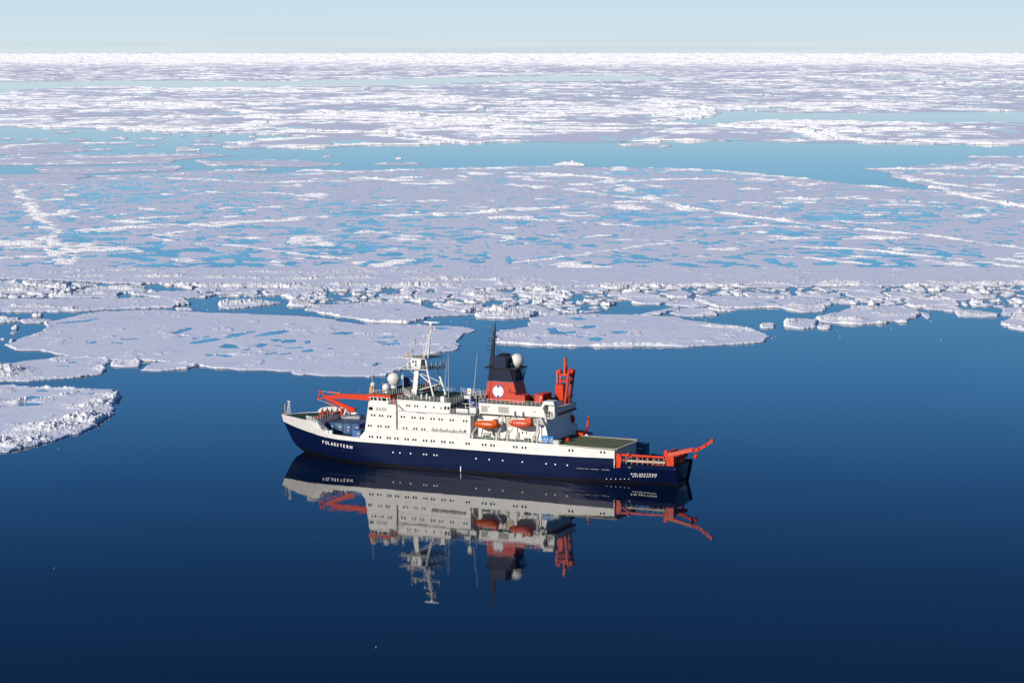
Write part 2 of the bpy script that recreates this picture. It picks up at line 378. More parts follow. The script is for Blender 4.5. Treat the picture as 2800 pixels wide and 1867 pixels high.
near(zA([(340, 275), (420, 262), (560, 252), (610, 240), (740, 210), (1000, 225), (1027, 245), (822, 258), (810, 290), (500, 292), (350, 290)]), 'floe with a cone-shaped hummock in the gap at the upper left', fb=0.5, ridges=[(zA([(370, 272), (430, 262)]), 16, 3.6), (zA([(600, 245), (740, 222), (1010, 235)]), 6, 1.4), (zA([(740, 265), (820, 262)]), 9, 1.8)])
near(zA([(905, 266), (1080, 247), (1350, 240), (1405, 262), (1330, 290), (1240, 300), (1100, 290)]), 'thin flat floe above the dark open lane at the upper left', fb=0.45, ridges=[(zA([(1080, 285), (1240, 290)]), 6, 1.3)])
near(zA([(1488, 340), (1520, 325), (1600, 302), (1700, 310), (1965, 325), (1750, 352), (1570, 370)]), 'rubble heap floe floating in the dark open lane', fb=0.5, ridges=[(zA([(1500, 335), (1600, 325), (1750, 325)]), 14, 2.6)])
near(zA([(1205, 356), (1290, 362), (1348, 374), (1230, 383)]), 'small ice cake off the end of the long flat floe', fb=0.45, ridges=[(zA([(1220, 370), (1330, 372)]), 4, 0.8)])
near(zA([(1985, 345), (2000, 318), (2100, 280), (2352, 262)]) + zB([(200, 290), (360, 320), (420, 345), (330, 352), (215, 345)]), 'rubble floe with hummocks left of the oval floe', fb=0.5, ridges=[(zA([(2000, 330), (2150, 300), (2300, 290)]), 20, 2.8), (zA([(2000, 340), (2352, 345)]), 5, 1.2)])
near(zA([(-200, 440), (0, 425), (150, 430), (140, 450), (0, 466), (-200, 470)]), 'grey-white floe scrap at the left edge beside the dark water', fb=0.45, ridges=[(zA([(-100, 425), (100, 435)]), 8, 1.6), (zA([(0, 455), (120, 448)]), 4, 1.0)])
near(zA([(135, 448), (200, 430), (380, 442), (270, 466), (170, 465)]), 'thin leaf-shaped floe tucked against the big pale floe', fb=0.4)
near(zA([(216, 415), (230, 404), (295, 404), (297, 418), (250, 424)]), 'small white growler above the leaf-shaped floe', fb=0.5, ridges=[(zA([(225, 412), (290, 412)]), 8, 1.8)])
near(zA([(75, 502), (100, 488), (132, 494), (128, 505), (95, 510)]), 'small pointed growler in the dark water at far left', fb=0.5, ridges=[(zA([(85, 500), (120, 498)]), 6, 1.6)])
near(zA([(66, 533), (90, 526), (112, 530), (108, 538), (80, 540)]), 'flat scrap of ice just below the pointed growler', fb=0.4)
near(zA([(0, 580), (10, 565), (38, 570), (35, 580)]), 'ice scrap at the very left edge in the dark water', fb=0.4, ridges=[(zA([(5, 574), (35, 574)]), 4, 0.8)])
near(zA([(58, 598), (70, 578), (100, 570), (108, 580), (90, 596)]), 'small ice lump beside the left tip of the big pale floe', fb=0.5, ridges=[(zA([(65, 592), (98, 580)]), 6, 1.2)])

# belt of broken floes between the big pond-covered sheet and the open water
BELT = G([(-300, 768), (600, 776), (1200, 770), (2000, 774), (3100, 768), (3100, 862), (2760, 866), (2700, 858), (2560, 850), (2440, 838), (2300, 832), (2180, 842), (2100, 838), (1980, 852), (1880, 842),
          (1790, 862), (1600, 868), (1500, 872), (1460, 852), (1380, 846), (1270, 855), (1130, 826), (980, 830), (880, 830), (800, 812), (620, 812), (560, 815), (440, 812), (330, 800), (200, 808), (120, 815), (-300, 815)])
BELT_OPEN = [G(zA(p)) for p in ([(1030, 195), (1140, 205), (1380, 238), (1300, 248), (1050, 245), (1000, 215)], [(830, 262), (1000, 262), (1000, 292), (830, 292)], [(1310, 305), (1480, 310), (1500, 350), (1960, 345), (2100, 360), (2352, 380), (2352, 400), (1350, 380), (1300, 345)],
             [(560, 185), (900, 190), (960, 202), (700, 210)], [(470, 200), (560, 215), (500, 222)])]

# big pond-covered sheet and the smaller sheets of the middle distance
MID = []
def mid(poly, label, **kw):
    MID.append(dict(poly=G(poly), label=label, **kw))

mid([(-400, 779), (-100, 770), (0, 762), (90, 766), (190, 768), (300, 775), (420, 776), (560, 786), (700, 786), (860, 789), (1000, 789), (1140, 787), (1300, 789), (1500, 788), (1700, 784), (1860, 783), (2000, 784), (2200, 782), (2500, 783), (2750, 780), (3200, 784),
     (3200, 600), (2800, 572), (2700, 545), (2620, 533), (2548, 522), (2410, 511), (2330, 506), (2250, 494), (2200, 488), (2120, 481), (2060, 473), (1960, 464), (1860, 462), (1700, 459), (1560, 457), (1410, 456), (1300, 459), (1150, 462), (1000, 466), (840, 464),
     (800, 471), (740, 476), (640, 470), (560, 466), (480, 470), (430, 478), (330, 484), (230, 489), (120, 496), (0, 502), (-400, 510)],
    'vast snow-covered ice sheet with many turquoise melt ponds and thin ridges', fb=0.45, pondnoise=True,
    ridges=[(z6([(-40, 120), (60, 130), (110, 200), (150, 250), (230, 320), (280, 350)]), 9, 0.95), (z6([(200, 370), (260, 400), (370, 435), (340, 470), (320, 500)]), 7, 1.0), (z6([(270, 320), (240, 360), (230, 420), (300, 500)]), 6, 0.9),
            (z6([(330, 345), (520, 330), (640, 325), (850, 318)]), 10, 1.5), (z6([(520, 300), (690, 280), (850, 275), (1000, 270)]), 8, 1.0), (z6([(700, 370), (860, 400), (980, 405), (1140, 415), (1300, 440), (1450, 455), (1600, 468)]), 6, 1.0),
            (z6([(910, 245), (1100, 235), (1330, 230)]), 6, 1.0), (z6([(900, 310), (1000, 320), (1160, 295), (1300, 290), (1500, 275)]), 12, 1.3), (z6([(1780, 270), (1900, 268), (1960, 265), (2200, 260), (2352, 240)]), 10, 1.6),
            (z7([(830, 235), (1000, 262), (1150, 285), (1300, 300), (1500, 325), (1700, 345), (1900, 355), (2050, 380), (2250, 405), (2450, 435)]), 7, 1.5), (z7([(0, 130), (250, 150), (450, 180), (600, 190), (700, 205), (820, 235)]), 9, 1.5),
            (z7([(0, 240), (300, 225), (560, 205), (700, 215), (820, 250)]), 10, 1.3), (z7([(20, 285), (300, 300), (600, 318)]), 5, 1.0), (z7([(820, 330), (1000, 325), (1200, 315), (1400, 318)]), 6, 1.1),
            (z7([(1200, 455), (1450, 475), (1700, 495), (1800, 500)]), 5, 1.0), (z7([(1300, 415), (1600, 425), (1900, 455), (2150, 480), (2400, 520)]), 6, 1.0), (z7([(0, 485), (300, 455), (600, 410), (850, 385)]), 5, 0.8),
            (z7([(1160, 190), (1500, 190), (1700, 200), (2000, 215)]), 6, 1.3), (z7([(1000, 215), (1300, 235), (1700, 255), (2400, 275)]), 4, 1.0), (z7([(10, 45), (300, 45), (600, 48), (850, 60), (1050, 72)]), 14, 1.9), (z7([(1050, 76), (1200, 88), (1450, 102), (1750, 140)]), 18, 1.6),
            (z6([(1350, 62), (1600, 70), (1850, 60), (2100, 55), (2352, 50)]), 14, 1.5), (z6([(400, 80), (800, 100), (1200, 118), (1500, 115), (1800, 100), (1900, 95)]), 12, 1.6), (z6([(750, 150), (1000, 165), (1300, 170), (1600, 200)]), 8, 0.9), (z6([(1700, 100), (1850, 110)]), 22, 2.4),
            (z7([(0, 75), (300, 85), (560, 110), (850, 100), (1200, 105), (1450, 98)]), 12, 1.5), (z7([(430, 100), (520, 150), (640, 190), (840, 240)]), 12, 0.9), (z7([(560, 210), (620, 240)]), 8, 0.7), (z6([(1450, 335), (1700, 338), (2000, 350), (2352, 360)]), 4, 0.7),
            (z6([(-20, 470), (100, 462), (250, 460)]), 12, 1.2), (z6([(-60, 520), (100, 522), (300, 530), (500, 518), (700, 520)]), 10, 1.2), (z6([(1480, 540), (1600, 520), (1800, 490), (1900, 460), (2100, 410)]), 12, 0.7), (z6([(1700, 525), (1850, 528), (2100, 545)]), 9, 0.8),
            (z6([(1830, 375), (2000, 385), (2150, 398)]), 5, 0.9), (z7([(150, 565), (0, 545)]), 5, 0.5), ([(-300, 772), (90, 772), (300, 780), (560, 784), (860, 784), (1140, 780), (1500, 783), (1860, 779), (2200, 777), (2500, 778), (2800, 775), (3100, 776)], 18, 1.6),
            ([(200, 755), (500, 757), (800, 764), (1100, 760), (1400, 768), (1500, 770)], 14, 1.2), ([(600, 744), (900, 746), (1200, 742)], 10, 0.8)],
    dens=[(300, 545, 260, 45), (380, 600, 150, 40), (250, 650, 120, 60), (420, 690, 330, 45), (950, 575, 200, 30), (900, 640, 330, 25), (1250, 645, 260, 22), (1050, 690, 250, 40), (1700, 595, 300, 35), (1500, 655, 180, 25), (2050, 625, 150, 22), (2250, 640, 220, 30),
          (2000, 742, 380, 36), (1750, 750, 260, 34), (2500, 745, 330, 34), (1560, 748, 120, 22), (620, 722, 260, 24), (2400, 700, 250, 30), (2450, 590, 330, 35), (1750, 525, 150, 25), (1800, 475, 250, 10), (70, 640, 60, 40), (30, 590, 60, 30), (640, 560, 200, 40)])
mid(z4([(-200, 490), (0, 490), (130, 485), (245, 490), (360, 500), (435, 516), (400, 528), (100, 542), (-200, 545)]), 'flat floe at the left edge in the far left channel, rubble on its left', fb=0.45, ridges=[(z4([(-50, 510), (100, 500), (240, 492)]), 20, 1.3), (z4([(-100, 528), (200, 538), (430, 520)]), 6, 1.0)])
mid(z4([(-200, 552), (0, 552), (150, 540), (400, 545), (700, 540), (900, 536), (1078, 548), (790, 572), (775, 582), (400, 590), (160, 594), (-200, 590)]), 'long tapering floe across the far left channel', fb=0.45, ridges=[(z4([(-100, 580), (150, 588), (500, 584), (760, 580)]), 8, 1.3), (z4([(100, 560), (400, 556), (700, 548), (1000, 546)]), 14, 1.4)])
mid(z4([(165, 604), (230, 596), (500, 600), (800, 590), (830, 603), (780, 618), (640, 622), (400, 634), (200, 630), (165, 615)]), 'floe below the long tapering one with a blocky right corner', fb=0.45, ridges=[(z4([(190, 615), (500, 618), (700, 618)]), 8, 1.4), (z4([(760, 606), (810, 600)]), 12, 2.0)])
mid(z4([(-200, 640), (0, 636), (200, 632), (400, 634), (415, 640), (300, 662), (0, 680), (-200, 680)]), 'floe with grey thin ice at the left margin beside the great sheet', fb=0.4, ridges=[(z4([(-50, 660), (260, 664)]), 8, 1.0), (z4([(260, 636), (300, 634)]), 10, 1.4)])
mid(z4([(440, 640), (700, 628), (900, 620), (1200, 605), (1245, 615), (1100, 628), (850, 640), (600, 654), (450, 648)]), 'low floe between the channel and the great sheet', fb=0.4, ridges=[(z4([(460, 644), (620, 646)]), 6, 1.1), (z4([(800, 634), (1200, 614)]), 7, 1.2)])
mid(z4([(885, 575), (920, 568), (1000, 575), (1160, 566), (1400, 572), (1590, 586), (1400, 602), (1150, 596), (960, 592)]), 'pointed flat floe reaching into the far lead', fb=0.45, ridges=[(z4([(890, 574), (990, 582)]), 10, 1.6), (z4([(1000, 590), (1400, 596), (1580, 588)]), 7, 1.2)])
mid(z4([(1712, 584), (1800, 582), (1925, 580), (1932, 590), (1800, 594), (1725, 592)]), 'long narrow ice strip alone in the far lead', fb=0.9, ridges=[(z4([(1720, 586), (1930, 584)]), 7, 1.2)])
mid(z4([(1478, 550), (1520, 548), (1522, 555), (1485, 556)]), 'small white ice bit in the far lead left of the narrow strip', fb=0.8, ridges=[(z4([(1480, 552), (1520, 552)]), 8, 1.0)])
mid(z5([(480, 497), (560, 494), (640, 500), (728, 498), (730, 508), (640, 511), (500, 504)]), 'pair of white ice humps joined in the middle of the far lead', fb=0.6, ridges=[(z5([(490, 500), (600, 503)]), 14, 2.4), (z5([(670, 505), (725, 504)]), 14, 2.6)])
mid(z5([(190, 590), (230, 576), (270, 574), (340, 588), (330, 598), (250, 600)]), 'rounded white ice mound at the near side of the far lead', fb=0.7, ridges=[(z5([(200, 592), (260, 586), (335, 594)]), 26, 3.4)])
ORD = 'first second third fourth fifth sixth seventh eighth ninth tenth eleventh twelfth thirteenth fourteenth fifteenth sixteenth seventeenth eighteenth nineteenth twentieth'.split() + ['%d%s' % (n, {1: 'st', 2: 'nd', 3: 'rd'}.get(n % 10, 'th')) for n in range(21, 90)]
for k, (cx, cy, hw) in enumerate(sorted([(300, 440, 52), (365, 474, 62), (170, 475, 55), (540, 468, 50), (700, 470, 55), (490, 490, 125), (670, 503, 55), (850, 512, 48), (860, 522, 60), (940, 480, 58), (950, 498, 72), (765, 446, 22), (838, 456, 14), (950, 456, 22), (1160, 462, 22), (470, 520, 48), (1060, 488, 30), (30, 470, 30), (1080, 512, 36), (1830, 562, 16)])):
    mid(z4([(cx - hw, cy + 2), (cx - hw * 0.5, cy - 5), (cx + hw * 0.4, cy - 6), (cx + hw, cy), (cx + hw * 0.6, cy + 6), (cx - hw * 0.4, cy + 7)]), 'small ice cake drifting in the far left channel, %s from the left' % ORD[k], fb=0.6, grp='ice cakes in the far left channel',
        ridges=[(z4([(cx - hw * 0.8, cy), (cx + hw * 0.7, cy)]), 20, 2.0)])
mid(z5([(1625, 608), (1700, 603), (1800, 600), (1920, 590), (2100, 575), (2180, 560), (2090, 558), (2120, 550), (2352, 552), (2700, 560), (2700, 830), (2352, 790), (2200, 765), (2060, 745), (1940, 700), (1760, 650), (1740, 630)]),
    'rough sheet at the right edge across the lead from the great sheet', fb=0.45, pondnoise=True, dens=[(2700, 465, 120, 12), (2760, 480, 90, 20)],
    ridges=[(z5([(1630, 610), (1760, 612), (1900, 610), (2352, 600)]), 14, 1.8), (z5([(1740, 625), (1850, 660), (2000, 680), (2200, 705), (2352, 720)]), 12, 1.4), (z5([(1950, 695), (2060, 735), (2200, 758), (2400, 790)]), 10, 2.0), (z5([(2100, 556), (2352, 554)]), 12, 1.4), (z5([(2000, 640), (2352, 650)]), 10, 1.3), (z5([(2150, 590), (2400, 598)]), 10, 1.2)])

# far pack: everything beyond this shoreline except the leads
FAR_SHORE = G(z4([(-900, 412), (0, 414), (300, 422), (500, 426), (830, 440), (1100, 447), (1280, 452), (1400, 462), (1190, 474), (1065, 490), (1040, 512), (1200, 516), (1500, 510), (1750, 500), (1900, 498)]) + z5([(0, 485), (350, 488), (700, 482), (1100, 480), (1300, 488), (1500, 489), (1800, 494), (2100, 497), (2352, 500), (3200, 504)]))
FAR_SHORE = np.vstack([FAR_SHORE, [[200000, FAR_SHORE[-1, 1]], [450000, 500000], [-450000, 500000], [-200000, FAR_SHORE[0, 1]]]])
LEADS = [G(z4([(-700, 214), (250, 207), (500, 202), (900, 204), (1300, 204), (1650, 196), (1900, 194), (2352, 184)]) + z5([(100, 182), (300, 180), (700, 183), (700, 200), (200, 206), (0, 204)]) + z4([(2200, 212), (1900, 228), (1500, 226), (1100, 232), (700, 240), (620, 228), (400, 232), (100, 245), (0, 268), (-700, 275)])),
         G(z5([(700, 392), (860, 372), (960, 348), (1050, 335), (1200, 328), (1280, 331), (1130, 346), (1300, 352), (1700, 350), (2352, 345), (3000, 343), (3000, 398), (2352, 396), (1900, 396), (1500, 388), (1150, 388), (900, 405), (820, 398)])),
         G(z5([(0, 228), (140, 236), (0, 240), (-150, 238)])), G(z5([(700, 324), (860, 326), (760, 332)])), G(z5([(1500, 190), (1900, 188), (2400, 194), (1900, 198)]))]

# ------------------------------------------------------------------ ice surfaces
K = 2800.0 / 1024.0
def lattice(u0, u1, du, v0, v1, dv):
    u = np.arange(u0, u1 + 1e-6, du); v = np.arange(v0, v1 + 1e-6, dv)
    U, V = np.meshgrid(u * K, v * K)
    X, Y = sea_point(U, V)
    return X, Y

def bbox_slice(X, Y, P, pad):
    P = np.asarray(P); x0, y0 = P.min(0) - pad; x1, y1 = P.max(0) + pad
    m = (X > x0) & (X < x1) & (Y > y0) & (Y < y1)
    if not m.any(): return None
    r = np.where(m.any(1))[0]; c = np.where(m.any(0))[0]
    return (slice(r[0], r[-1] + 1), slice(c[0], c[-1] + 1))

def ridge_field(X, Y, ridges, only=None):
    R = np.zeros(X.shape)
    for line, w, h in ridges:
        P = G(line) if isinstance(line, list) else line
        if len(P) == 1: P = np.vstack([P, P + [1, 0]])
        s = bbox_slice(X, Y, P, 2.2 * w + 3)
        if s is None: continue
        x, y = X[s], Y[s]
        far_ = 1 + sstep(1100, 2000, y) * 2.5
        d = seg_dist(x + far_ * 5 * (fbm(x / 14, y / 14, 41, 3) - .5), y + far_ * 12 * (fbm(x / 20, y / 20, 43, 3) - .5), P, False)
        R[s] = np.maximum(R[s], h * np.exp(-(d / (0.55 * w)) ** 2))
    return R

def cells(mask_v):
    """quads with all four corners on the lattice -> index arrays"""
    nv, nu = mask_v.shape
    idx = np.arange(nv * nu).reshape(nv, nu)
    return np.stack([idx[1:, :-1], idx[1:, 1:], idx[:-1, 1:], idx[:-1, :-1]], -1)

def submesh(name, X, Y, Z, quads, mats, smooth=False, mi=None):
    used, inv = np.unique(quads.ravel(), return_inverse=True)
    v = np.stack([X.ravel()[used], Y.ravel()[used], Z.ravel()[used]], 1)
    return np_mesh(name, v, quads=inv.reshape(-1, 4), mats=mats, smooth=smooth, mat_idx=mi)

def centred(me):
    n = len(me.vertices); co = np.empty(n * 3, np.float32); me.vertices.foreach_get('co', co)
    co = co.reshape(-1, 3); c = co.mean(0); c[2] = 0
    me.vertices.foreach_set('co', (co - c).ravel()); me.update()
    return tuple(float(t) for t in c)

def components(mask):
    """labels of 4-connected True cells"""
    lab = np.zeros(mask.shape, np.int32); todo = set(map(tuple, np.argwhere(mask))); k = 0; out = []
    while todo:
        st = [todo.pop()]; k += 1; comp = []
        while st:
            i, j = st.pop(); comp.append((i, j))
            for q in ((i + 1, j), (i - 1, j), (i, j + 1), (i, j - 1)):
                if q in todo: todo.remove(q); st.append(q)
        out.append(comp)
    out.sort(key=len, reverse=True)
    return out

def pond_parts(parent, X, Y, mask, z, limit, origin):
    """flat sheets of pond water, one object per pond; the ice dips under them"""
    cm = mask[1:, 1:] | mask[:-1, 1:] | mask[1:, :-1] | mask[:-1, :-1]
    q = cells(mask); comps = components(cm); rest = []
    Z = np.full(X.shape, z)
    for n, comp in enumerate(comps):
        a = np.array(comp)
        if n < limit:
            me = submesh('melt_pond', X, Y, Z, q[a[:, 0], a[:, 1]], [POND])
            o = link(bpy.data.objects.new('melt_pond', me), parent)
            o.location = (-origin[0], -origin[1], 0)
        else: rest.append(q[a[:, 0], a[:, 1]])
    if rest:
        o = link(bpy.data.objects.new('small_melt_ponds', submesh('small_melt_ponds', X, Y, Z, np.concatenate(rest), [POND])), parent)
        o.location = (-origin[0], -origin[1], 0); o['kind'] = 'stuff'

def mid_pond(X, Y, f):
    """>0 inside melt ponds of the large sheets"""
    U = 1400 + 6786 * X / (Y * CP + CAM_H * SP); V = 933.5 - 6786 * ((-CAM_H) * CP + Y * SP) / (Y * CP + CAM_H * SP)
    D = np.zeros(X.shape)
    for cx, cy, sx, sy in f['dens']:
        D = np.maximum(D, np.exp(-((U - cx) / sx) ** 2 - ((V - cy) / sy) ** 2))
    wx = X + 10 * (fbm(X / 22, Y / 22, 61, 3) - .5); wy = Y + 16 * (fbm(X / 22, Y / 22, 67, 3) - .5)
    n = fbm(wx / 7.5, wy / 12, 51, 3, 0.5)
    big = fbm(X / 45, Y / 80, 55, 3)
    return n - (0.70 - 0.185 * D - 0.26 * (big - 0.5))

GAPN = lambda X, Y: fbm(X / 11, Y / 14, 71, 3)

# ---- near lattice
X, Y = lattice(-110, 1134, 0.6, 268.0, 462.0, 0.5)
E = np.full(X.shape, -5.0); ID = np.full(X.shape, -1, np.int32); R = np.zeros(X.shape); FB = np.full(X.shape, .45)
edge_n = (fbm(X / 7, Y / 9, 1, 3) - .5) * 4.0 + (fbm(X / 1.9, Y / 2.4, 2, 2) - .5) * 1.4
for k, f in enumerate(NEAR):
    s = bbox_slice(X, Y, f['poly'], 8)
    if s is None: continue
    x, y = X[s], Y[s]
    sz = min(1.0, (np.ptp(f['poly'][:, 0]) / 30.0))
    e = poly_sd(x, y, f['poly']) + edge_n[s] * sz
    m = e > E[s]
    E[s] = np.where(m, e, E[s]); ID[s] = np.where(m & (e > -3), k, ID[s])
    r = ridge_field(x, y, f.get('ridges', []))
    R[s] = np.where(m, r, R[s]); FB[s] = np.where(m, f['fb'], FB[s])
traced = E.copy()
# the great sheet's own front margin
f0 = MID[0]
s = bbox_slice(X, Y, f0['poly'], 8); x, y = X[s], Y[s]
e = poly_sd(x, y, f0['poly']) + edge_n[s] * 1.6
e = np.minimum(e, -traced[s] - 0.8)
m = e > E[s]; E[s] = np.where(m, e, E[s]); ID[s] = np.where(m & (e > -3), 1000, ID[s])
R[s] = np.where(m, ridge_field(x, y, f0['ridges']), R[s])
sheet = np.full(X.shape, -9.0); sheet[s] = e
# broken belt
s = bbox_slice(X, Y, BELT, 5); x, y = X[s], Y[s]
wx = x + 9 * (fbm(x / 16, y / 16, 81, 3) - .5); wy = y + 12 * (fbm(x / 16, y / 16, 85, 3) - .5)
f1, f2, cx, cy = worley(wx / 21, wy / 30, 91)
g1, g2, gx, gy = worley(wx / 7.5, wy / 9, 95)
small = _hash(cx, cy, 97) < 0.40                    # some cells are crushed into small cakes
vor = np.where(small, np.minimum((f2 - f1) * 11, (g2 - g1) * 4.5), (f2 - f1) * 11)
vor = vor - 0.3 - 1.3 * GAPN(x, y) ** 2 * 1.6
drop = np.where(small, _hash(gx, gy, 99) < 0.16, _hash(cx, cy, 98) < 0.04)
vor = np.where(drop, -2, vor)
e = np.minimum(poly_sd(x, y, BELT) + edge_n[s] * 2.0, vor)
for P in BELT_OPEN: e = np.minimum(e, -(poly_sd(x, y, P) + edge_n[s]))
e = np.minimum(e, -traced[s] - 0.5); e = np.minimum(e, -sheet[s] - 0.2)
cid = 2000 + ((_hash(cx, cy, 5) * 1e6).astype(np.int64) % 900000).astype(np.int32) * 2
cid = np.where(small, 2000 + ((_hash(gx, gy, 6) * 1e6).astype(np.int64) % 900000).astype(np.int32) * 2 + 1, cid)
m = e > E[s]
E[s] = np.where(m, e, E[s]); ID[s] = np.where(m & (e > -1.5), cid, ID[s])
hc = _hash(cx, cy, 111)
rim = 1 - sstep(1.5, 5.5, np.where(small, 0, vor))
rr = 0.75 * (0.4 + 1.9 * hc ** 2) * np.maximum(rim, sstep(0.50, 0.68, fbm(x / 14, y / 20, 115, 3)))
rr = np.where(small, 0.5 + 1.3 * _hash(gx, gy, 117) ** 2, rr) * (0.35 + 1.3 * fbm(x / 9, y / 9, 119, 2))
R[s] = np.where(m, rr, R[s])

rub = rubble(X, Y, 201)
lump = sstep(0.63, 0.72, fbm(X / 8, Y / 10, 131, 3)) * 0.35
rimn = sstep(0.0, 0.6, E) * (1 - sstep(0.9, 2.4, E)) * sstep(0.45, 0.62, fbm(X / 11, Y / 11, 137, 3)) * 0.42
Rm = R * (0.25 + 1.5 * fbm(X / 8, Y / 10, 141, 3)) * (0.25 + 0.75 * sstep(0.36, 0.56, fbm(X / 17, Y / 15, 143, 3)))
inner = sstep(0.0, 1.2, E)
Rm = Rm ** 0.9 * 0.72
add = (0.25 * Rm * sstep(.1, .6, Rm) + Rm * 1.0 * rub) * inner + (lump + rimn) * rub
Z = np.where(E > 0, FB * 0.8 * sstep(-0.15, 0.3, E), 0.12 * 0 - np.clip(-E, 0, 1.2) * 0.6) + add * (E > 0)
Z += np.where(E > 0.5, 0.05 * (fbm(X / 20, Y / 20, 151, 3) - .5), 0)

pond_masks = {}
for k, f in enumerate(NEAR):
    pm = None
    for P, _ in f.get('ponds', []):
        P = G(P); s = bbox_slice(X, Y, P, 5)
        if s is None: continue
        x, y = X[s], Y[s]
        sd = poly_sd(x, y, P) + (fbm(x / 2.5, y / 3.5, 161, 3) - .5) * 2.2
        sd = np.minimum(sd, E[s] - 1.0)
        if pm is None: pm = np.zeros(X.shape, bool)
        Zs = Z[s]; dip = sstep(-0.35, 0.35, sd)
        Z[s] = Zs * (1 - dip) + (f['fb'] * 0.8 - 0.25) * dip
        pm[s] |= sd > -0.8
    if pm is not None: pond_masks[k] = pm & (ID == k)
# ponds of the great sheet that reach into this lattice
s = bbox_slice(X, Y, f0['poly'], 3)
pd = mid_pond(X[s], Y[s], f0)
dip = sstep(-0.012, 0.012, pd) * (ID[s] == 1000) * sstep(4, 8, E[s]) * (R[s] < 0.25)
Z[s] = Z[s] * (1 - dip) + 0.10 * dip

Q = cells(E)
Emax = np.maximum.reduce([E[1:, :-1], E[1:, 1:], E[:-1, 1:], E[:-1, :-1]])
corner = np.stack([E[1:, :-1], E[1:, 1:], E[:-1, 1:], E[:-1, :-1]], -1).argmax(-1)
IDc = np.stack([ID[1:, :-1], ID[1:, 1:], ID[:-1, 1:], ID[:-1, :-1]], -1)
CID = np.take_along_axis(IDc, corner[..., None], -1)[..., 0]
keep = Emax > -0.25
CADD = np.maximum.reduce([add[1:, :-1], add[1:, 1:], add[:-1, 1:], add[:-1, :-1]])

def add_floe(name, label, cat, quads, rubq, X, Y, Z, group=None, ponds=None, pond_z=0.35, smooth=False):
    allq = np.concatenate([quads, rubq]) if len(rubq) else quads
    if len(allq) == 0: return None
    xs, ys = X.ravel()[allq[:, 0]], Y.ravel()[allq[:, 0]]
    c = (float(xs.mean()), float(ys.mean()))
    if ponds is None:
        zr = add.ravel()[allq].max(1) > 0.28
        o = link(bpy.data.objects.new(name, submesh(name, X, Y, Z, allq, [SNOW, RIDGE], smooth, zr.astype(np.int32))))
        o.location = (*centred(o.data), )
        return tag(o, label, cat, group)
    root = tag(empty(name, (c[0], c[1], 0)), label, cat, group)
    if len(quads):
        o = link(bpy.data.objects.new('snow_surface', submesh('snow_surface', X, Y, Z, quads, [SNOW], smooth)), root); o.location = (-c[0], -c[1], 0)
    if len(rubq):
        o = link(bpy.data.objects.new('ice_rubble', submesh('ice_rubble', X, Y, Z, rubq, [RIDGE])), root); o.location = (-c[0], -c[1], 0); o['kind'] = 'stuff'
    return root, c

for k, f in enumerate(NEAR):
    mk = keep & (CID == k)
    if mk.sum() < 6: continue
    if k in pond_masks and pond_masks[k].any():
        rq = mk & (CADD > 0.3)
        root, c = add_floe('ice_floe', f['label'], 'ice floe', Q[mk & ~rq], Q[rq], X, Y, Z, ponds=True)
        pond_parts(root, X, Y, pond_masks[k], f['fb'] * 0.8 - 0.08, 60, c)
    else:
        add_floe('ice_floe', f['label'], 'ice floe', Q[mk], Q[:0, :0].reshape(0, 4), X, Y, Z)
bid = CID[keep & (CID >= 2000)]
ids, cnt = np.unique(bid, return_counts=True)
order = ids[np.argsort(-cnt)]
big = order[:290]; n_small = 0
small_q = []
belt_items = []
for n, i in enumerate(order):
    mk = keep & (CID == i)
    if n >= 290: small_q.append(Q[mk]); continue
    q = Q[mk]; x, y = X.ravel()[q[:, 0]].mean(), Y.ravel()[q[:, 0]].mean()
    U_ = 512 + 2481.7 * x / (y * CP + CAM_H * SP); V_ = 341.4 - 2481.7 * ((-CAM_H) * CP + y * SP) / (y * CP + CAM_H * SP)
    where = next(w for lim, w in ((150, 'at far left'), (290, 'above the big pale floe'), (450, 'above the oval floe'), (545, 'around the peaked hummock'), (690, 'above the long pointed floe'), (790, 'by the smooth lavender floe'), (920, 'by the tilted slab'), (1e9, 'at far right')) if U_ < lim)
    row_ = 'back' if V_ < 290 else ('middle' if V_ < 302 else 'front')
    crushed = (i % 2) == 1
    look = 'crushed ice cake' if crushed else ('rubble-topped floe' if add.ravel()[q].mean() > 0.25 else 'flat floe')
    belt_items.append((look, row_, where, x, q, crushed))
from collections import defaultdict
bins = defaultdict(list)
for it in belt_items: bins[it[:3]].append(it)
for key, its in bins.items():
    its.sort(key=lambda t_: t_[3])
    for n, (look, row_, where, x, q, crushed) in enumerate(its):
        lab = '%s, %s row of the belt, %s' % (look, row_, where) + (', %s from left' % ORD[n] if len(its) > 1 else '')
        add_floe('ice_block' if crushed else 'ice_floe', lab, 'ice block' if crushed else 'ice floe', q, Q[:0, :0].reshape(0, 4), X, Y, Z, group='crushed ice cakes of the belt' if crushed else 'floes of the broken belt')
if small_q:
    o = link(bpy.data.objects.new('brash_ice', submesh('brash_ice', X, Y, Z, np.concatenate(small_q), [RIDGE])))
    tag(o, 'fine brash ice filling the gaps of the broken belt', 'brash ice', kind='stuff')

# the great sheet: its near margin (this lattice) and its far body (the next one)
mk = keep & (CID == 1000); rq = mk & (CADD > 0.3)
great, gc = add_floe('ice_floe', f0['label'], 'ice floe', Q[mk & ~rq], Q[rq], X, Y, Z, ponds=True)

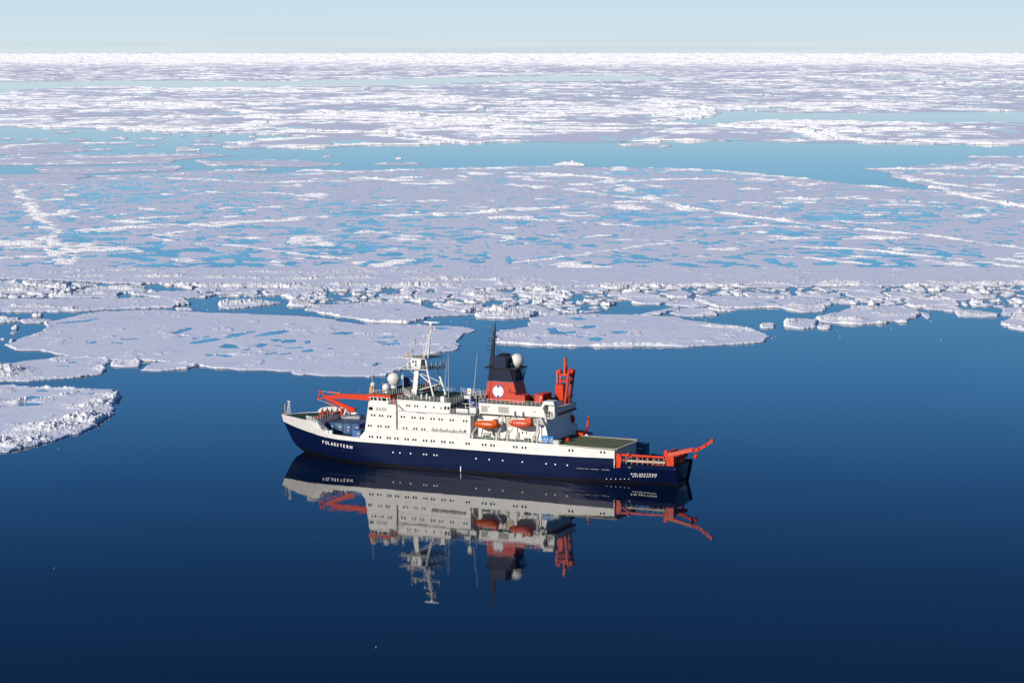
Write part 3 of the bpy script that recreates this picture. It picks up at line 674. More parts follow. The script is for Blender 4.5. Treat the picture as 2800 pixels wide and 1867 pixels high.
# ---- middle lattice
Xm, Ym = lattice(-110, 1134, 0.9, 126.0, 268.5, 0.5)
Em = np.full(Xm.shape, -40.0); Im = np.full(Xm.shape, -1, np.int32)
en = (fbm(Xm / 22, Ym / 30, 301, 3) - .5) * 14 + (fbm(Xm / 5, Ym / 8, 303, 2) - .5) * 4
for k, f in enumerate(MID):
    s = bbox_slice(Xm, Ym, f['poly'], 20)
    if s is None: continue
    sz = min(1.0, np.ptp(f['poly'][:, 0]) / 150.0)
    e = poly_sd(Xm[s], Ym[s], f['poly']) + en[s] * sz
    m = e > Em[s]; Em[s] = np.where(m, e, Em[s]); Im[s] = np.where(m & (e > -12), k, Im[s])
flat_n = 0.06 * (fbm(Xm / 40, Ym / 60, 311, 3) - .5)
Zm = np.where(Em > 0, 0.36 + flat_n, np.maximum(-0.6, Em * 0.05))
pmasks = {}
for k, f in enumerate(MID):
    if not f.get('pondnoise'): continue
    s = bbox_slice(Xm, Ym, f['poly'], 2)
    pd = mid_pond(Xm[s], Ym[s], f)
    inside = (Im[s] == k) & (Em[s] > 8)
    dip = sstep(-0.012, 0.012, pd) * inside
    Zm[s] = Zm[s] * (1 - dip) + 0.10 * dip
    pm = np.zeros(Xm.shape, bool); pm[s] = (pd > -0.02) & inside; pmasks[k] = pm
Qm = cells(Em)
cs = [Em[1:, :-1], Em[1:, 1:], Em[:-1, 1:], Em[:-1, :-1]]
Emx = np.maximum.reduce(cs); cr = np.stack(cs, -1).argmax(-1)
Ic = np.take_along_axis(np.stack([Im[1:, :-1], Im[1:, 1:], Im[:-1, 1:], Im[:-1, :-1]], -1), cr[..., None], -1)[..., 0]

def strips(X, Y, H, name, cut=0.16):
    """rubble lines: along every lattice row a jagged crest with a steep face and a back slope"""
    nv, nu = X.shape
    on = (H[:, 1:] > cut) | (H[:, :-1] > cut)
    hh = np.where(H > cut, H, 0.0)
    j, i = np.nonzero(on)
    base = 0.30
    jit = (_hash(np.arange(nu)[None, :] + 0 * X, np.arange(nv)[:, None] + 0 * X, 401) - .5)
    yc = Y + jit * 1.2
    idx = np.arange(nv * nu).reshape(nv, nu)
    n = nv * nu
    P0 = np.stack([X, yc - 0.8 * hh - 0.2, np.full_like(X, base)], -1).reshape(-1, 3)
    P1 = np.stack([X, yc, base + 0.02 + hh], -1).reshape(-1, 3)
    P2 = np.stack([X, yc + 2.2 * hh + 0.3, np.full_like(X, base)], -1).reshape(-1, 3)
    a, b = idx[j, i], idx[j, i + 1]
    quads = np.concatenate([np.stack([a, b, b + n, a + n], 1), np.stack([a + n, b + n, b + 2 * n, a + 2 * n], 1)])
    V = np.concatenate([P0, P1, P2])
    used, inv = np.unique(quads.ravel(), return_inverse=True)
    return np_mesh(name, V[used], quads=inv.reshape(-1, 4), mats=[RIDGE])

Xs, Ys = lattice(-110, 1134, 0.75, 126.0, 268.0, 0.42)
Es = np.full(Xs.shape, -40.0); Is = np.full(Xs.shape, -1, np.int32); Rs = np.zeros(Xs.shape)
ens = (fbm(Xs / 22, Ys / 30, 301, 3) - .5) * 14 + (fbm(Xs / 5, Ys / 8, 303, 2) - .5) * 4
rowi = np.arange(Xs.shape[0])[:, None] + np.zeros(Xs.shape)
chunk = 0.65 * vnoise(Xs / 6.5, rowi * 0.7, 411) + 0.35 * vnoise(Xs / 2.2, rowi * 1.3, 413)
patch = fbm(Xs / 26, Ys / 40, 415, 3)
for k, f in enumerate(MID):
    s = bbox_slice(Xs, Ys, f['poly'], 20)
    if s is None: continue
    x, y = Xs[s], Ys[s]; sz = min(1.0, np.ptp(f['poly'][:, 0]) / 150.0)
    e = poly_sd(x, y, f['poly']) + ens[s] * sz
    r = ridge_field(x, y, f['ridges'])
    rim = (1 - sstep(2, 9, e)) * sstep(0.45, 0.62, fbm(x / 40, y / 40, 417, 2)) * 0.9
    r = np.maximum(r, rim)
    r = np.maximum(r, sstep(0.64, 0.78, fbm(x / 30, y / 45, 419, 4)) * 0.9)
    lines = np.abs(fbm(x / 130, y / 150, 421, 3) - 0.5) * 90
    r = np.maximum(r, (1 - sstep(0.6, 2.0, lines)) * sstep(0.45, 0.6, fbm(x / 60, y / 60, 423, 2)) * 0.85)
    m = e > Es[s]; Es[s] = np.where(m, e, Es[s]); Is[s] = np.where(m & (e > 0), k, Is[s]); Rs[s] = np.where(m, r, Rs[s])
Hs = 0.68 * Rs * (0.05 + 1.3 * chunk ** 1.6) * (0.5 + 0.95 * sstep(0.3, 0.7, patch)) * (0.7 + 0.4 * sstep(0.35, 0.6, fbm(Xs / 11, Ys / 16, 425, 2))) * (Es > 0.5)
for k, f in enumerate(MID):
    mk = (Emx > -1.0) & (Ic == k)
    if mk.sum() < 2: continue
    Hk = np.where(Is == k, Hs, 0)
    if k == 0:
        o = link(bpy.data.objects.new('snow_surface', submesh('snow_surface', Xm, Ym, Zm, Qm[mk], [SNOW])), great); o.location = (-gc[0], -gc[1], 0)
        o = link(bpy.data.objects.new('pressure_ridges', strips(Xs, Ys, Hk, 'pressure_ridges')), great); o.location = (-gc[0], -gc[1], 0); o['kind'] = 'stuff'
        pond_parts(great, Xm, Ym, pmasks[0], 0.27, 299, gc)
        s0 = bbox_slice(X, Y, f0['poly'], 3)
        pm = np.zeros(X.shape, bool); pm[s0] = (mid_pond(X[s0], Y[s0], f0) > -0.02) & (ID[s0] == 1000) & (E[s0] > 5)
        if pm.any(): pond_parts(great, X, Y, pm, 0.27, 0, gc)
        continue
    q = Qm[mk]; c = (float(Xm.ravel()[q[:, 0]].mean()), float(Ym.ravel()[q[:, 0]].mean()))
    root = tag(empty('ice_floe', (*c, 0)), f['label'], 'ice floe', f.get('grp'))
    o = link(bpy.data.objects.new('snow_surface', submesh('snow_surface', Xm, Ym, Zm, q, [SNOW])), root); o.location = (-c[0], -c[1], 0)
    if (Hk > 0.2).any():
        o = link(bpy.data.objects.new('ice_rubble', strips(Xs, Ys, Hk, 'ice_rubble')), root); o.location = (-c[0], -c[1], 0); o['kind'] = 'stuff'
    if k in pmasks and pmasks[k].any(): pond_parts(root, Xm, Ym, pmasks[k], 0.27, 60, c)

# ---- far pack ice to the horizon
Xf, Yf = lattice(-110, 1134, 1.5, 53.15, 162.0, 0.5)
def far_e(x, y):
    sc = np.clip(y / 2500.0, 1, 30)
    e = np.minimum(poly_sd(x, y, FAR_SHORE), 1e6)
    nz = (fbm(x / (40 * 1), y / 70, 501, 4) - .5) * 60 * sc ** 0.5
    e = e + nz * 0.7
    for P in LEADS: e = np.minimum(e, -poly_sd(x, y, P) + nz)
    g1, g2, gx, gy = worley((x + 60 * fbm(x / 200, y / 300, 505, 2)) / 480, (y + 90 * fbm(x / 200, y / 300, 507, 2)) / 900, 509)
    crack = (g2 - g1) * 240 - np.where(_hash(gx, gy, 511) < 0.25, 22.0, -5.0) * vnoise(x / 300, y / 300, 513)
    e = np.where(y < 60000, np.minimum(e, crack), e)
    return e, g2 - g1, _hash(gx, gy, 515)
Ef, Wf, Hc = far_e(Xf, Yf)
Zf = np.where(Ef > 0, 0.45, np.maximum(-0.6, Ef * 0.03))
pf = fbm(Xf / 40, Yf / 120, 521, 4) - (0.74 - 0.10 * fbm(Xf / 400, Yf / 500, 523, 2))
pf = np.where((Ef > 15) & (Yf < 9000), pf, -1)
Zf = np.where(pf > 0, 0.15, Zf)
Qf = cells(Ef)
mk = np.maximum.reduce([Ef[1:, :-1], Ef[1:, 1:], Ef[:-1, 1:], Ef[:-1, :-1]]) > -3
pack = tag(empty('distant_pack_ice', (0, 8000, 0)), 'endless belt of ridged pack ice running to the horizon beyond the far lead', 'pack ice', kind='stuff')
def far_part(name, me):
    o = link(bpy.data.objects.new(name, me), pack); o.location = (0, -8000, 0); o['kind'] = 'stuff'
far_part('snow_surface', submesh('snow_surface', Xf, Yf, Zf, Qf[mk], [SNOW]))
pm = pf > -0.012
cm = pm[1:, 1:] | pm[:-1, 1:] | pm[1:, :-1] | pm[:-1, :-1]
if cm.any(): far_part('melt_ponds', submesh('melt_ponds', Xf, Yf, np.full(Xf.shape, .33), Qf[cm], [POND]))
Xr, Yr = lattice(-110, 1134, 1.2, 53.3, 162.0, 0.42)
Er, Wr, Hr = far_e(Xr, Yr)
rowi = np.arange(Xr.shape[0])[:, None] + np.zeros(Xr.shape)
pxw = Yr / 2481.7
chunk = 0.65 * vnoise(Xr / np.maximum(16, 8 * pxw), rowi * 0.8, 531) + 0.35 * vnoise(Xr / np.maximum(5, 2.2 * pxw), rowi * 1.7, 533)
amp = 0.10 + 1.35 * sstep(0.46, 0.66, fbm(Xr / 260, Yr / 700, 535, 4)) + 1.5 * (1 - sstep(0.03, 0.11, Wr)) * sstep(.3, .6, vnoise(Xr / 200, Yr / 300, 537)) + 0.9 * sstep(0.6, 0.7, fbm(Xr / 60, Yr / 160, 539, 4))
amp += 1.3 * (1 - sstep(8, 45, Er)) * (Er > 0) * sstep(0.35, 0.55, fbm(Xr / 90, Yr / 200, 541, 2))
amp += 1.4 * sstep(3500, 14000, Yr) * (0.5 + vnoise(Xr / 500, Yr / 1500, 545)) + 2.5 * sstep(14000, 60000, Yr)
amp *= 0.8 + 0.5 * sstep(0.4, 0.6, fbm(Xr / 700, Yr / 500, 547, 3))
streak = sstep(0.38, 0.66, 0.6 * vnoise(Xr / (45 + 10 * pxw), rowi * 1.1, 549) + 0.4 * vnoise(Xr / (14 + 3 * pxw), rowi * 1.9, 551))
Hf = np.clip(amp, 0, 4.5) * (0.2 + 1.25 * chunk ** 1.3) * (0.12 + 0.95 * streak) * (Er > 3)
far_h = pxw * 0.9 * sstep(9000, 40000, Yr) * (0.45 + 0.75 * streak) * (0.6 + 0.6 * chunk)      # the crests of many ridges behind one another
Hf = np.where(Er > 3, np.maximum(Hf, far_h), 0)
far_part('pressure_ridges', strips(Xr, Yr, Hf, 'pressure_ridges', cut=0.35))

# ---- tiny drifting bits on the open water
rb_ = random.Random(11)
BITS = [(2297, 920, 3), (2573, 931, 3), (2436, 899, 3), (2290, 906, 2.5), (2088, 700 + 190, 2), (1233, 880, 4), (1276, 882, 2.5), (1340, 893, 2.5), (1308, 938, 2), (1202, 882, 5), (2290, 870, 2.5), (560, 832, 4), (568, 848, 5), (588, 846, 3), (640, 853, 3), (540, 836, 3), (148, 1554, 1.6), (1028, 1770, 2), (2546, 878, 3.5), (1895, 870, 6), (1930, 876, 4), (160, 1228, 3), (2110, 925, 4), (2120, 922, 3)]
for k, (u, v, w) in enumerate(sorted(BITS)):
    x, y = [float(t_) for t_ in sea_point(u, v)]; r = w * y / 6786 * 0.45; n = 7
    ring = [(r * (0.8 + 0.4 * rb_.random()) * math.cos(6.283 * i / n), 2.2 * r * (0.8 + 0.4 * rb_.random()) * math.sin(6.283 * i / n)) for i in range(n)]
    vs = [(p[0] * 1.05, p[1] * 1.05, -0.1) for p in ring] + [(p[0], p[1], 0.10 + 0.1 * rb_.random()) for p in ring] + [(0.2 * r, 0, 0.25 + 0.2 * r * rb_.random())]
    me = np_mesh('ice_bit', vs, quads=[(i, (i + 1) % n, (i + 1) % n + n, i + n) for i in range(n)], tris=[(i + n, (i + 1) % n + n, 2 * n) for i in range(n)], mats=[RIDGE])
    o = link(bpy.data.objects.new('ice_bit', me)); o.location = (x, y, 0)
    tag(o, 'tiny white ice fragment drifting on open water, %s from the left' % ORD[k], 'ice fragment', 'ice fragments on the open water')

# ================================================================== the ship
HEAD = math.radians(24.5)
AX = np.array([math.cos(HEAD), -math.sin(HEAD)]); TX = np.array([math.sin(HEAD), math.cos(HEAD)])
BOW = np.array([-62.6, 667.5]) - 0.7 * TX
def ship_xy(a, t):
    w = BOW + a * AX + t * TX
    return float(w[0]), float(w[1])

def paint(name, col, rough=0.45, dirt=0.0, rust=0.0, metal=0.0, scale=0.6, dirt_col=(0.30, 0.22, 0.15)):
    m, nt, b = new_mat(name)
    tc = N(nt, 'ShaderNodeTexCoord')
    base = None
    n = N(nt, 'ShaderNodeTexNoise', Scale=scale, Detail=5.0, Roughness=0.6); nt.links.new(tc.outputs['Object'], n.inputs['Vector'])
    c2 = tuple(c * 0.88 for c in col)
    base = mix_col(nt, ramp(nt, n.outputs['Fac'], 0.35, 0.65), col, c2)
    if dirt or rust:
        mp = N(nt, 'ShaderNodeMapping'); mp.inputs['Scale'].default_value = (1.3, 1.3, 0.16); nt.links.new(tc.outputs['Object'], mp.inputs['Vector'])
        s = N(nt, 'ShaderNodeTexNoise', Scale=1.6, Detail=6.0, Roughness=0.7); nt.links.new(mp.outputs[0], s.inputs['Vector'])
        f = ramp(nt, s.outputs['Fac'], 0.56, 0.80, 0.0, max(dirt, rust))
        base = mix_col(nt, f, (0, 0, 0), (0, 0, 0)) if False else base
        mm = nt.nodes.new('ShaderNodeMix'); mm.data_type = 'RGBA'
        nt.links.new(f, mm.inputs[0]); nt.links.new(base, mm.inputs[6]); mm.inputs[7].default_value = (*dirt_col, 1)
        base = mm.outputs[2]
    nt.links.new(base, b.inputs['Base Color'])
    b.inputs['Roughness'].default_value = rough; b.inputs['Metallic'].default_value = metal
    if col[0] > 3 * col[2]: b.inputs['Specular IOR Level'].default_value = 0.25
    if max(col) < 0.12: b.inputs['Specular IOR Level'].default_value = 0.2
    return m

WHITE = paint('white_paint', (0.72, 0.70, 0.655), 0.45, dirt=0.34, dirt_col=(0.42, 0.33, 0.23))
NAVY = paint('navy_hull_paint', (0.0025, 0.008, 0.040), 0.3, dirt=0.35, dirt_col=(0.012, 0.016, 0.035))
BOOT = paint('black_boot_paint', (0.007, 0.007, 0.010), 0.55, dirt=0.8, dirt_col=(0.06, 0.028, 0.016))
GREEN = paint('green_deck_paint', (0.022, 0.062, 0.036), 0.7, dirt=0.15, dirt_col=(0.10, 0.08, 0.05))
OLIVE = paint('worn_landing_deck', (0.115, 0.135, 0.065), 0.75, dirt=0.25, dirt_col=(0.13, 0.10, 0.06))
RED = paint('red_crane_paint', (0.56, 0.038, 0.007), 0.4, dirt=0.12, dirt_col=(0.25, 0.03, 0.02))
DRED = paint('dull_red_paint', (0.32, 0.018, 0.010), 0.5, dirt=0.2, dirt_col=(0.15, 0.02, 0.015))
FRED = paint('funnel_red_paint', (0.50, 0.060, 0.032), 0.5, dirt=0.12, dirt_col=(0.35, 0.05, 0.03))
NAVY2 = paint('navy_funnel_paint', (0.006, 0.014, 0.05), 0.5)
BLACK = paint('black_paint', (0.010, 0.010, 0.016), 0.5)
ORANGE = paint('orange_boat_paint', (0.55, 0.085, 0.008), 0.35)
SALMON = paint('faded_orange_boat_paint', (0.58, 0.085, 0.035), 0.4)
CBLUE = paint('container_blue', (0.012, 0.075, 0.23), 0.5, dirt=0.25, dirt_col=(0.05, 0.10, 0.16))
CTEAL = paint('container_light_blue', (0.02, 0.14, 0.26), 0.5, dirt=0.3, dirt_col=(0.15, 0.12, 0.10))
CTOP = paint('container_roof_blue', (0.05, 0.10, 0.20), 0.7, dirt=0.5, dirt_col=(0.10, 0.11, 0.13))
BBLUE = paint('bright_blue_box', (0.02, 0.20, 0.50), 0.5, dirt=0.4, dirt_col=(0.4, 0.45, 0.5))
CREAM = paint('radome_cream', (0.74, 0.70, 0.62), 0.35)
GRAY = paint('grey_paint', (0.34, 0.34, 0.36), 0.6, dirt=0.2)
GRILLE = paint('louvre_grey', (0.40, 0.38, 0.34), 0.6, dirt=0.3)
MASTW = paint('mast_white', (0.74, 0.74, 0.70), 0.45, dirt=0.15)
YELLOW = paint('yellow_paint', (0.70, 0.33, 0.03), 0.5)
TARP = paint('dark_green_cover', (0.01, 0.10, 0.075), 0.6)
BEIGE = paint('beige_rail', (0.42, 0.36, 0.26), 0.6, dirt=0.3)
LETTER = paint('white_lettering', (0.80, 0.80, 0.80), 0.5)
ROYAL = paint('emblem_blue', (0.01, 0.07, 0.32), 0.5)
RAILM = paint('rail_white', (0.66, 0.66, 0.62), 0.5)
DECKB = paint('brown_deck', (0.09, 0.065, 0.045), 0.8)
CLOTH = paint('dark_clothing', (0.008, 0.008, 0.014), 0.9)
SKIN = paint('skin', (0.5, 0.28, 0.2), 0.6)
def glass_mat():
    m, nt, b = new_mat('dark_window_glass')
    b.inputs['Base Color'].default_value = (0.012, 0.014, 0.016, 1); b.inputs['Roughness'].default_value = 0.12
    return m
GLASS = glass_mat()

class MB:
    """collects solids, then links them as one mesh object"""
    def __init__(s): s.v = []; s.f = []
    def add(s, v, f):
        o = len(s.v); s.v += [tuple(p) for p in v]; s.f += [tuple(i + o for i in q) for q in f]; return s
    def hexa(s, b, t):
        return s.add(list(b) + list(t), [(3, 2, 1, 0), (4, 5, 6, 7), (0, 1, 5, 4), (1, 2, 6, 5), (2, 3, 7, 6), (3, 0, 4, 7)])
    def box(s, x0, x1, y0, y1, z0, z1):
        return s.hexa([(x0, y0, z0), (x1, y0, z0), (x1, y1, z0), (x0, y1, z0)], [(x0, y0, z1), (x1, y0, z1), (x1, y1, z1), (x0, y1, z1)])
    def prism(s, prof, y0, y1):
        """profile in (x, z), extruded along y"""
        n = len(prof); v = [(x, y0, z) for x, z in prof] + [(x, y1, z) for x, z in prof]
        return s.add(v, [tuple(range(n)), tuple(range(2 * n - 1, n - 1, -1))] + [(i, i + n, (i + 1) % n + n, (i + 1) % n) for i in range(n)])
    def plan(s, poly, z0, z1):
        """plan outline in (x, y), extruded upward"""
        n = len(poly); v = [(x, y, z0) for x, y in poly] + [(x, y, z1) for x, y in poly]
        return s.add(v, [tuple(range(n - 1, -1, -1)), tuple(range(n, 2 * n))] + [(i, (i + 1) % n, (i + 1) % n + n, i + n) for i in range(n)])
    def frame(s, p, q):
        d = (Vector(q) - Vector(p)); L = d.length; d.normalize()
        up = Vector((0, 0, 1)) if abs(d.z) < 0.95 else Vector((1, 0, 0))
        a = d.cross(up).normalized(); b = a.cross(d).normalized(); return Vector(p), Vector(q), a, b
    def tube(s, p, q, r, r2=None, n=6):
        P, Q, a, b = s.frame(p, q); r2 = r if r2 is None else r2; v = []
        for c, rr in ((P, r), (Q, r2)):
            for i in range(n):
                w = 2 * math.pi * i / n; v.append(c + a * math.cos(w) * rr + b * math.sin(w) * rr)
        return s.add(v, [(i, (i + 1) % n, (i + 1) % n + n, i + n) for i in range(n)] + [tuple(range(n - 1, -1, -1)), tuple(range(n, 2 * n))])
    def bar(s, p, q, w, h, w2=None, h2=None):
        P, Q, a, b = s.frame(p, q); w2 = w if w2 is None else w2; h2 = h if h2 is None else h2; v = []
        for c, ww, hh in ((P, w, h), (Q, w2, h2)):
            for i, j in ((-1, -1), (1, -1), (1, 1), (-1, 1)): v.append(c + a * i * ww / 2 + b * j * hh / 2)
        return s.hexa(v[:4], v[4:])
    def lathe(s, c, prof, n=20, axis='z'):
        """prof: (radius, height)"""
        v = []
        for r, h in prof:
            for i in range(n):
                w = 2 * math.pi * i / n
                p = (r * math.cos(w), r * math.sin(w), h) if axis == 'z' else ((h, r * math.cos(w), r * math.sin(w)) if axis == 'x' else (r * math.cos(w), h, r * math.sin(w)))
                v.append((c[0] + p[0], c[1] + p[1], c[2] + p[2]))
        f = []
        for k in range(len(prof) - 1):
            for i in range(n): f.append((k * n + i, k * n + (i + 1) % n, (k + 1) * n + (i + 1) % n, (k + 1) * n + i))
        f.append(tuple(range(n - 1, -1, -1))); f.append(tuple(range((len(prof) - 1) * n, len(prof) * n)))
        return s.add(v, f)
    def ball(s, c, r, n=20, m=12, z0=-1.0):
        pr = []
        for k in range(m + 1):
            w = -math.pi / 2 + math.pi * k / m; h = math.sin(w)
            if h < z0: continue
            pr.append((max(0.001, r * math.cos(w)), r * h))
        return s.lathe(c, pr, n)
    def rail(s, pts, h=1.1, step=1.5, r=0.03, rails=3):
        for p, q in zip(pts[:-1], pts[1:]):
            P, Q = Vector(p), Vector(q); L = (Q - P).length; n = max(1, round(L / step))
            for i in range(n + 1):
                c = P.lerp(Q, i / n); s.bar(c, c + Vector((0, 0, h)), r * 2, r * 2)
            for k in range(1, rails + 1):
                z = Vector((0, 0, h * k / rails)); s.bar(P + z, Q + z, r * 1.5, r * 1.5)
        return s
    def build(s, name, mat, parent=None, smooth=False, bevel=0.0, org=(0, 0, 0)):
        me = bpy.data.meshes.new(name)
        me.from_pydata([(p[0] - org[0], p[1] - org[1], p[2] - org[2]) for p in s.v], [], s.f)
        me.materials.append(mat)
        import bmesh
        bm = bmesh.new(); bm.from_mesh(me); bmesh.ops.recalc_face_normals(bm, faces=bm.faces)
        if bevel: bmesh.ops.bevel(bm, geom=bm.edges[:], offset=bevel, segments=1, affect='EDGES', clamp_overlap=True)
        bm.to_mesh(me); bm.free()
        if smooth: me.polygons.foreach_set('use_smooth', np.ones(len(me.polygons), bool))
        o = bpy.data.objects.new(name, me); o.location = org
        return link(o, parent)

def on_ship(name, a, t, z, label, cat, group=None, rz=0.0):
    x, y = ship_xy(a, t)
    return tag(empty(name, (x, y, z), -HEAD + rz), label, cat, group)

ship = tag(empty('research_ship', (*ship_xy(0, 0), 0), -HEAD), 'icebreaking research ship with navy hull, white superstructure and red funnel drifting in calm water', 'ship')

# ---- hull
STEM = [(-2.5, 12.0), (-1.0, 9.0), (0.0, 7.4), (1.0, 5.4), (2.7, 3.8), (5.4, 2.4), (7.8, 1.1), (9.7, 0.37), (11.5, -0.1)]
def interp(x, tab): return float(np.interp(x, [p[0] for p in tab], [p[1] for p in tab]))
def stem(z): return interp(z, STEM)
def centre(a): return -1.7 * float(sstep(2.0, 24.0, np.float64(a)))
TOP = [(0, 9.7), (7, 10.05), (17.6, 10.3), (18.2, 10.15), (18.55, 9.6), (18.9, 8.9), (19.6, 8.25), (21.0, 7.75), (23.3, 7.42), (32.68, 7.04), (32.72, 9.0), (102.9, 9.0), (102.94, 4.75), (105.4, 4.72), (105.44, 5.1), (118.6, 5.3)]
WBT = [(0, 8.0), (1.1, 7.75), (6, 7.3), (10, 7.05), (14, 6.8), (18, 6.5), (24, 6.15), (32, 6.02), (80, 6.02), (102.9, 6.35), (119, 6.4)]
def top(a): return interp(a, TOP)
def wbl(a): return min(interp(a, WBT), top(a))
def half(a, z):
    st = stem(z); x = (a - st) / (24 + (10 - z) * 1.0)
    x = min(max(x, 0.0), 1.0); w = 11.2 * (1 - (1 - x) ** 1.85)
    k = float(sstep(88, 118, np.float64(a)))
    w -= k * (1.9 + max(0.0, 4.4 - z) * 0.62)
    if z < 0.8: w -= (0.8 - z) * 0.25
    return w
def port(a, z): return centre(a) - half(a, z)
def stbd(a, z):
    h = half(a, z); k = float(sstep(98, 118.6, np.float64(a)))
    return centre(a) + h - k * 6.2

S_K = sorted(set([0, .25, .7, 1.5, 2.5, 4, 5.5, 7, 9, 11, 13, 15, 16.5, 17.6, 18.2, 18.4, 18.55, 18.7, 18.9, 19.2, 19.6, 20.2, 21, 22, 23.3, 25, 28, 31, 32.68, 32.72, 36, 42, 50, 60, 70, 80, 88, 92, 96, 100, 102.9, 102.94, 105.4, 105.44, 108, 111, 114, 116.5, 118.6]))
def row_pts(zf, side):
    out = []
    for s_ in S_K:
        z = zf(s_); st = stem(z); a = st + s_ * (1 - st / 40) if s_ < 40 else s_
        z = zf(a) if a > 1 else z
        if s_ >= 16.5: a = s_
        out.append((a, (port if side < 0 else stbd)(a, z) if s_ > 0 else centre(a), z))
    return out
def strip_mesh(name, zfs, mat, parent, amax=None, close=True):
    n = len(S_K) if amax is None else len([s_ for s_ in S_K if s_ <= amax])
    v = []; f = []
    for side in (-1, 1):
        base = len(v)
        if side > 0 and amax: n = len([s_ for s_ in S_K if s_ <= 88])
        rows = [row_pts(z, side)[:n] for z in zfs]
        for r in rows: v += r
        for k in range(len(rows) - 1):
            for i in range(n - 1):
                q = (base + k * n + i, base + k * n + i + 1, base + (k + 1) * n + i + 1, base + (k + 1) * n + i)
                f.append(q if side < 0 else q[::-1])
    if amax is None:                       # rounded transom between the two quarters
        m = 6; cols = []
        for j in range(m + 1):
            u = j / m; col = []
            for z in zfs:
                zz = z(118.6); p, s_ = port(118.6, zz), stbd(118.6, zz)
                col.append((118.6 + 0.55 * math.sin(math.pi * u) - 0.6 * u - (0.25 if zz < 1 else 0) * math.sin(math.pi * u), p + (s_ - p) * u, zz))
            cols.append(len(v)); v += col
        for j in range(m):
            for k in range(len(zfs) - 1): f.append((cols[j] + k, cols[j + 1] + k, cols[j + 1] + k + 1, cols[j] + k + 1))
    me = np_mesh(name, v, quads=f, mats=[mat])
    me.polygons.foreach_set('use_smooth', np.zeros(len(me.polygons), bool))
    o = link(bpy.data.objects.new(name, me), parent)
    return o
boot = lambda a: 0.62 + 0.22 * math.sin(a * 0.21) + 0.15 * math.sin(a * 0.9) + 0.5 * math.exp(-((a - 14) / 12) ** 2)
hull = strip_mesh('hull', [boot, lambda a: 1.6, lambda a: 3.0 if a < 30 else 2.6, lambda a: 0.5 * (3.0 + wbl(a)), wbl], NAVY, ship)
strip_mesh('boot_topping', [lambda a: -2.5, lambda a: -1.0, lambda a: 0.0, boot], BOOT, ship)
white = strip_mesh('white_topsides', [wbl, lambda a: 0.5 * (wbl(a) + top(a)), top], WHITE, ship, amax=102.9)
sol = white.modifiers.new('plate', 'SOLIDIFY'); sol.thickness = 0.12; sol.offset = -1
# inner faces of the aft bulwark
def side_line(a0, a1, z, inset, side, n=8):
    return [(a, (port(a, z) + inset) if side < 0 else (stbd(a, z) - inset), z) for a in np.linspace(a0, a1, n)]
def deck_plate(name, a0, a1, z, mat, n=14, inset=0.12, thick=0.15, parent=None):
    L = side_line(a0, a1, z, inset, -1, n); Rr = side_line(a0, a1, z, inset, 1, n)[::-1]
    return MB().plan([(p[0], p[1]) for p in L + Rr], z - thick, z).build(name, mat, parent or ship)
L_ = [(a, port(a, 9.9) + 0.12) for a in (0.6, 1.2, 2.5, 4, 6, 8, 10, 12, 14, 15.6)]; R_ = [(a, stbd(a, 9.9) - 0.12) for a in (15.6, 14, 12, 10, 8, 6, 4, 2.5, 1.2, 0.6)]
fd = MB()
n_ = len(L_)
fv = [(a, t, top(a) - 0.10) for a, t in L_] + [(a, t, top(a) - 0.10) for a, t in R_]
fd.add(fv, [(i, i + 1, 2 * n_ - 2 - i, 2 * n_ - 1 - i) for i in range(n_ - 1)]); fd.build('foredeck', GREEN, ship)
deck_plate('well_deck', 15.7, 32.6, 6.25, GREEN)
deck_plate('main_deck', 32.75, 88.0, 8.95, GREEN, n=20)
MB().box(88.0, 102.8, -12.6, 2.4, 8.7, 8.95).build('landing_deck_base', WHITE, ship)
MB().box(88.0, 102.75, 2.2, 2.4, 4.0, 8.7).build('hangar_side_wall', WHITE, ship)
MB().box(87.9, 88.1, 2.4, 9.2, 4.0, 8.9).build('cross_bulkhead', WHITE, ship)
deck_plate('side_deck', 88.1, 102.8, 4.0, DECKB)
deck_plate('aft_working_deck', 102.8, 118.4, 4.0, DECKB)
MB().hexa([(15.6, -8.0, 6.3), (15.75, -8.0, 6.3), (15.75, 6.4, 6.3), (15.6, 6.4, 6.3)], [(15.6, -10.2, 10.15), (15.75, -10.2, 10.15), (15.75, 8.0, 10.15), (15.6, 8.0, 10.15)]).build('forecastle_bulkhead', WHITE, ship)
MB().plan([(15.8, 4.0), (21.5, 5.2), (21.5, 8.6), (15.8, 8.3)], 6.3, 9.7).build('deck_locker', GRAY, ship)  # added block; its grey stands in for shade on white structure
MB().box(102.75, 102.9, -12.4, 2.2, 4.0, 8.9).build('aft_bulkhead', WHITE, ship)
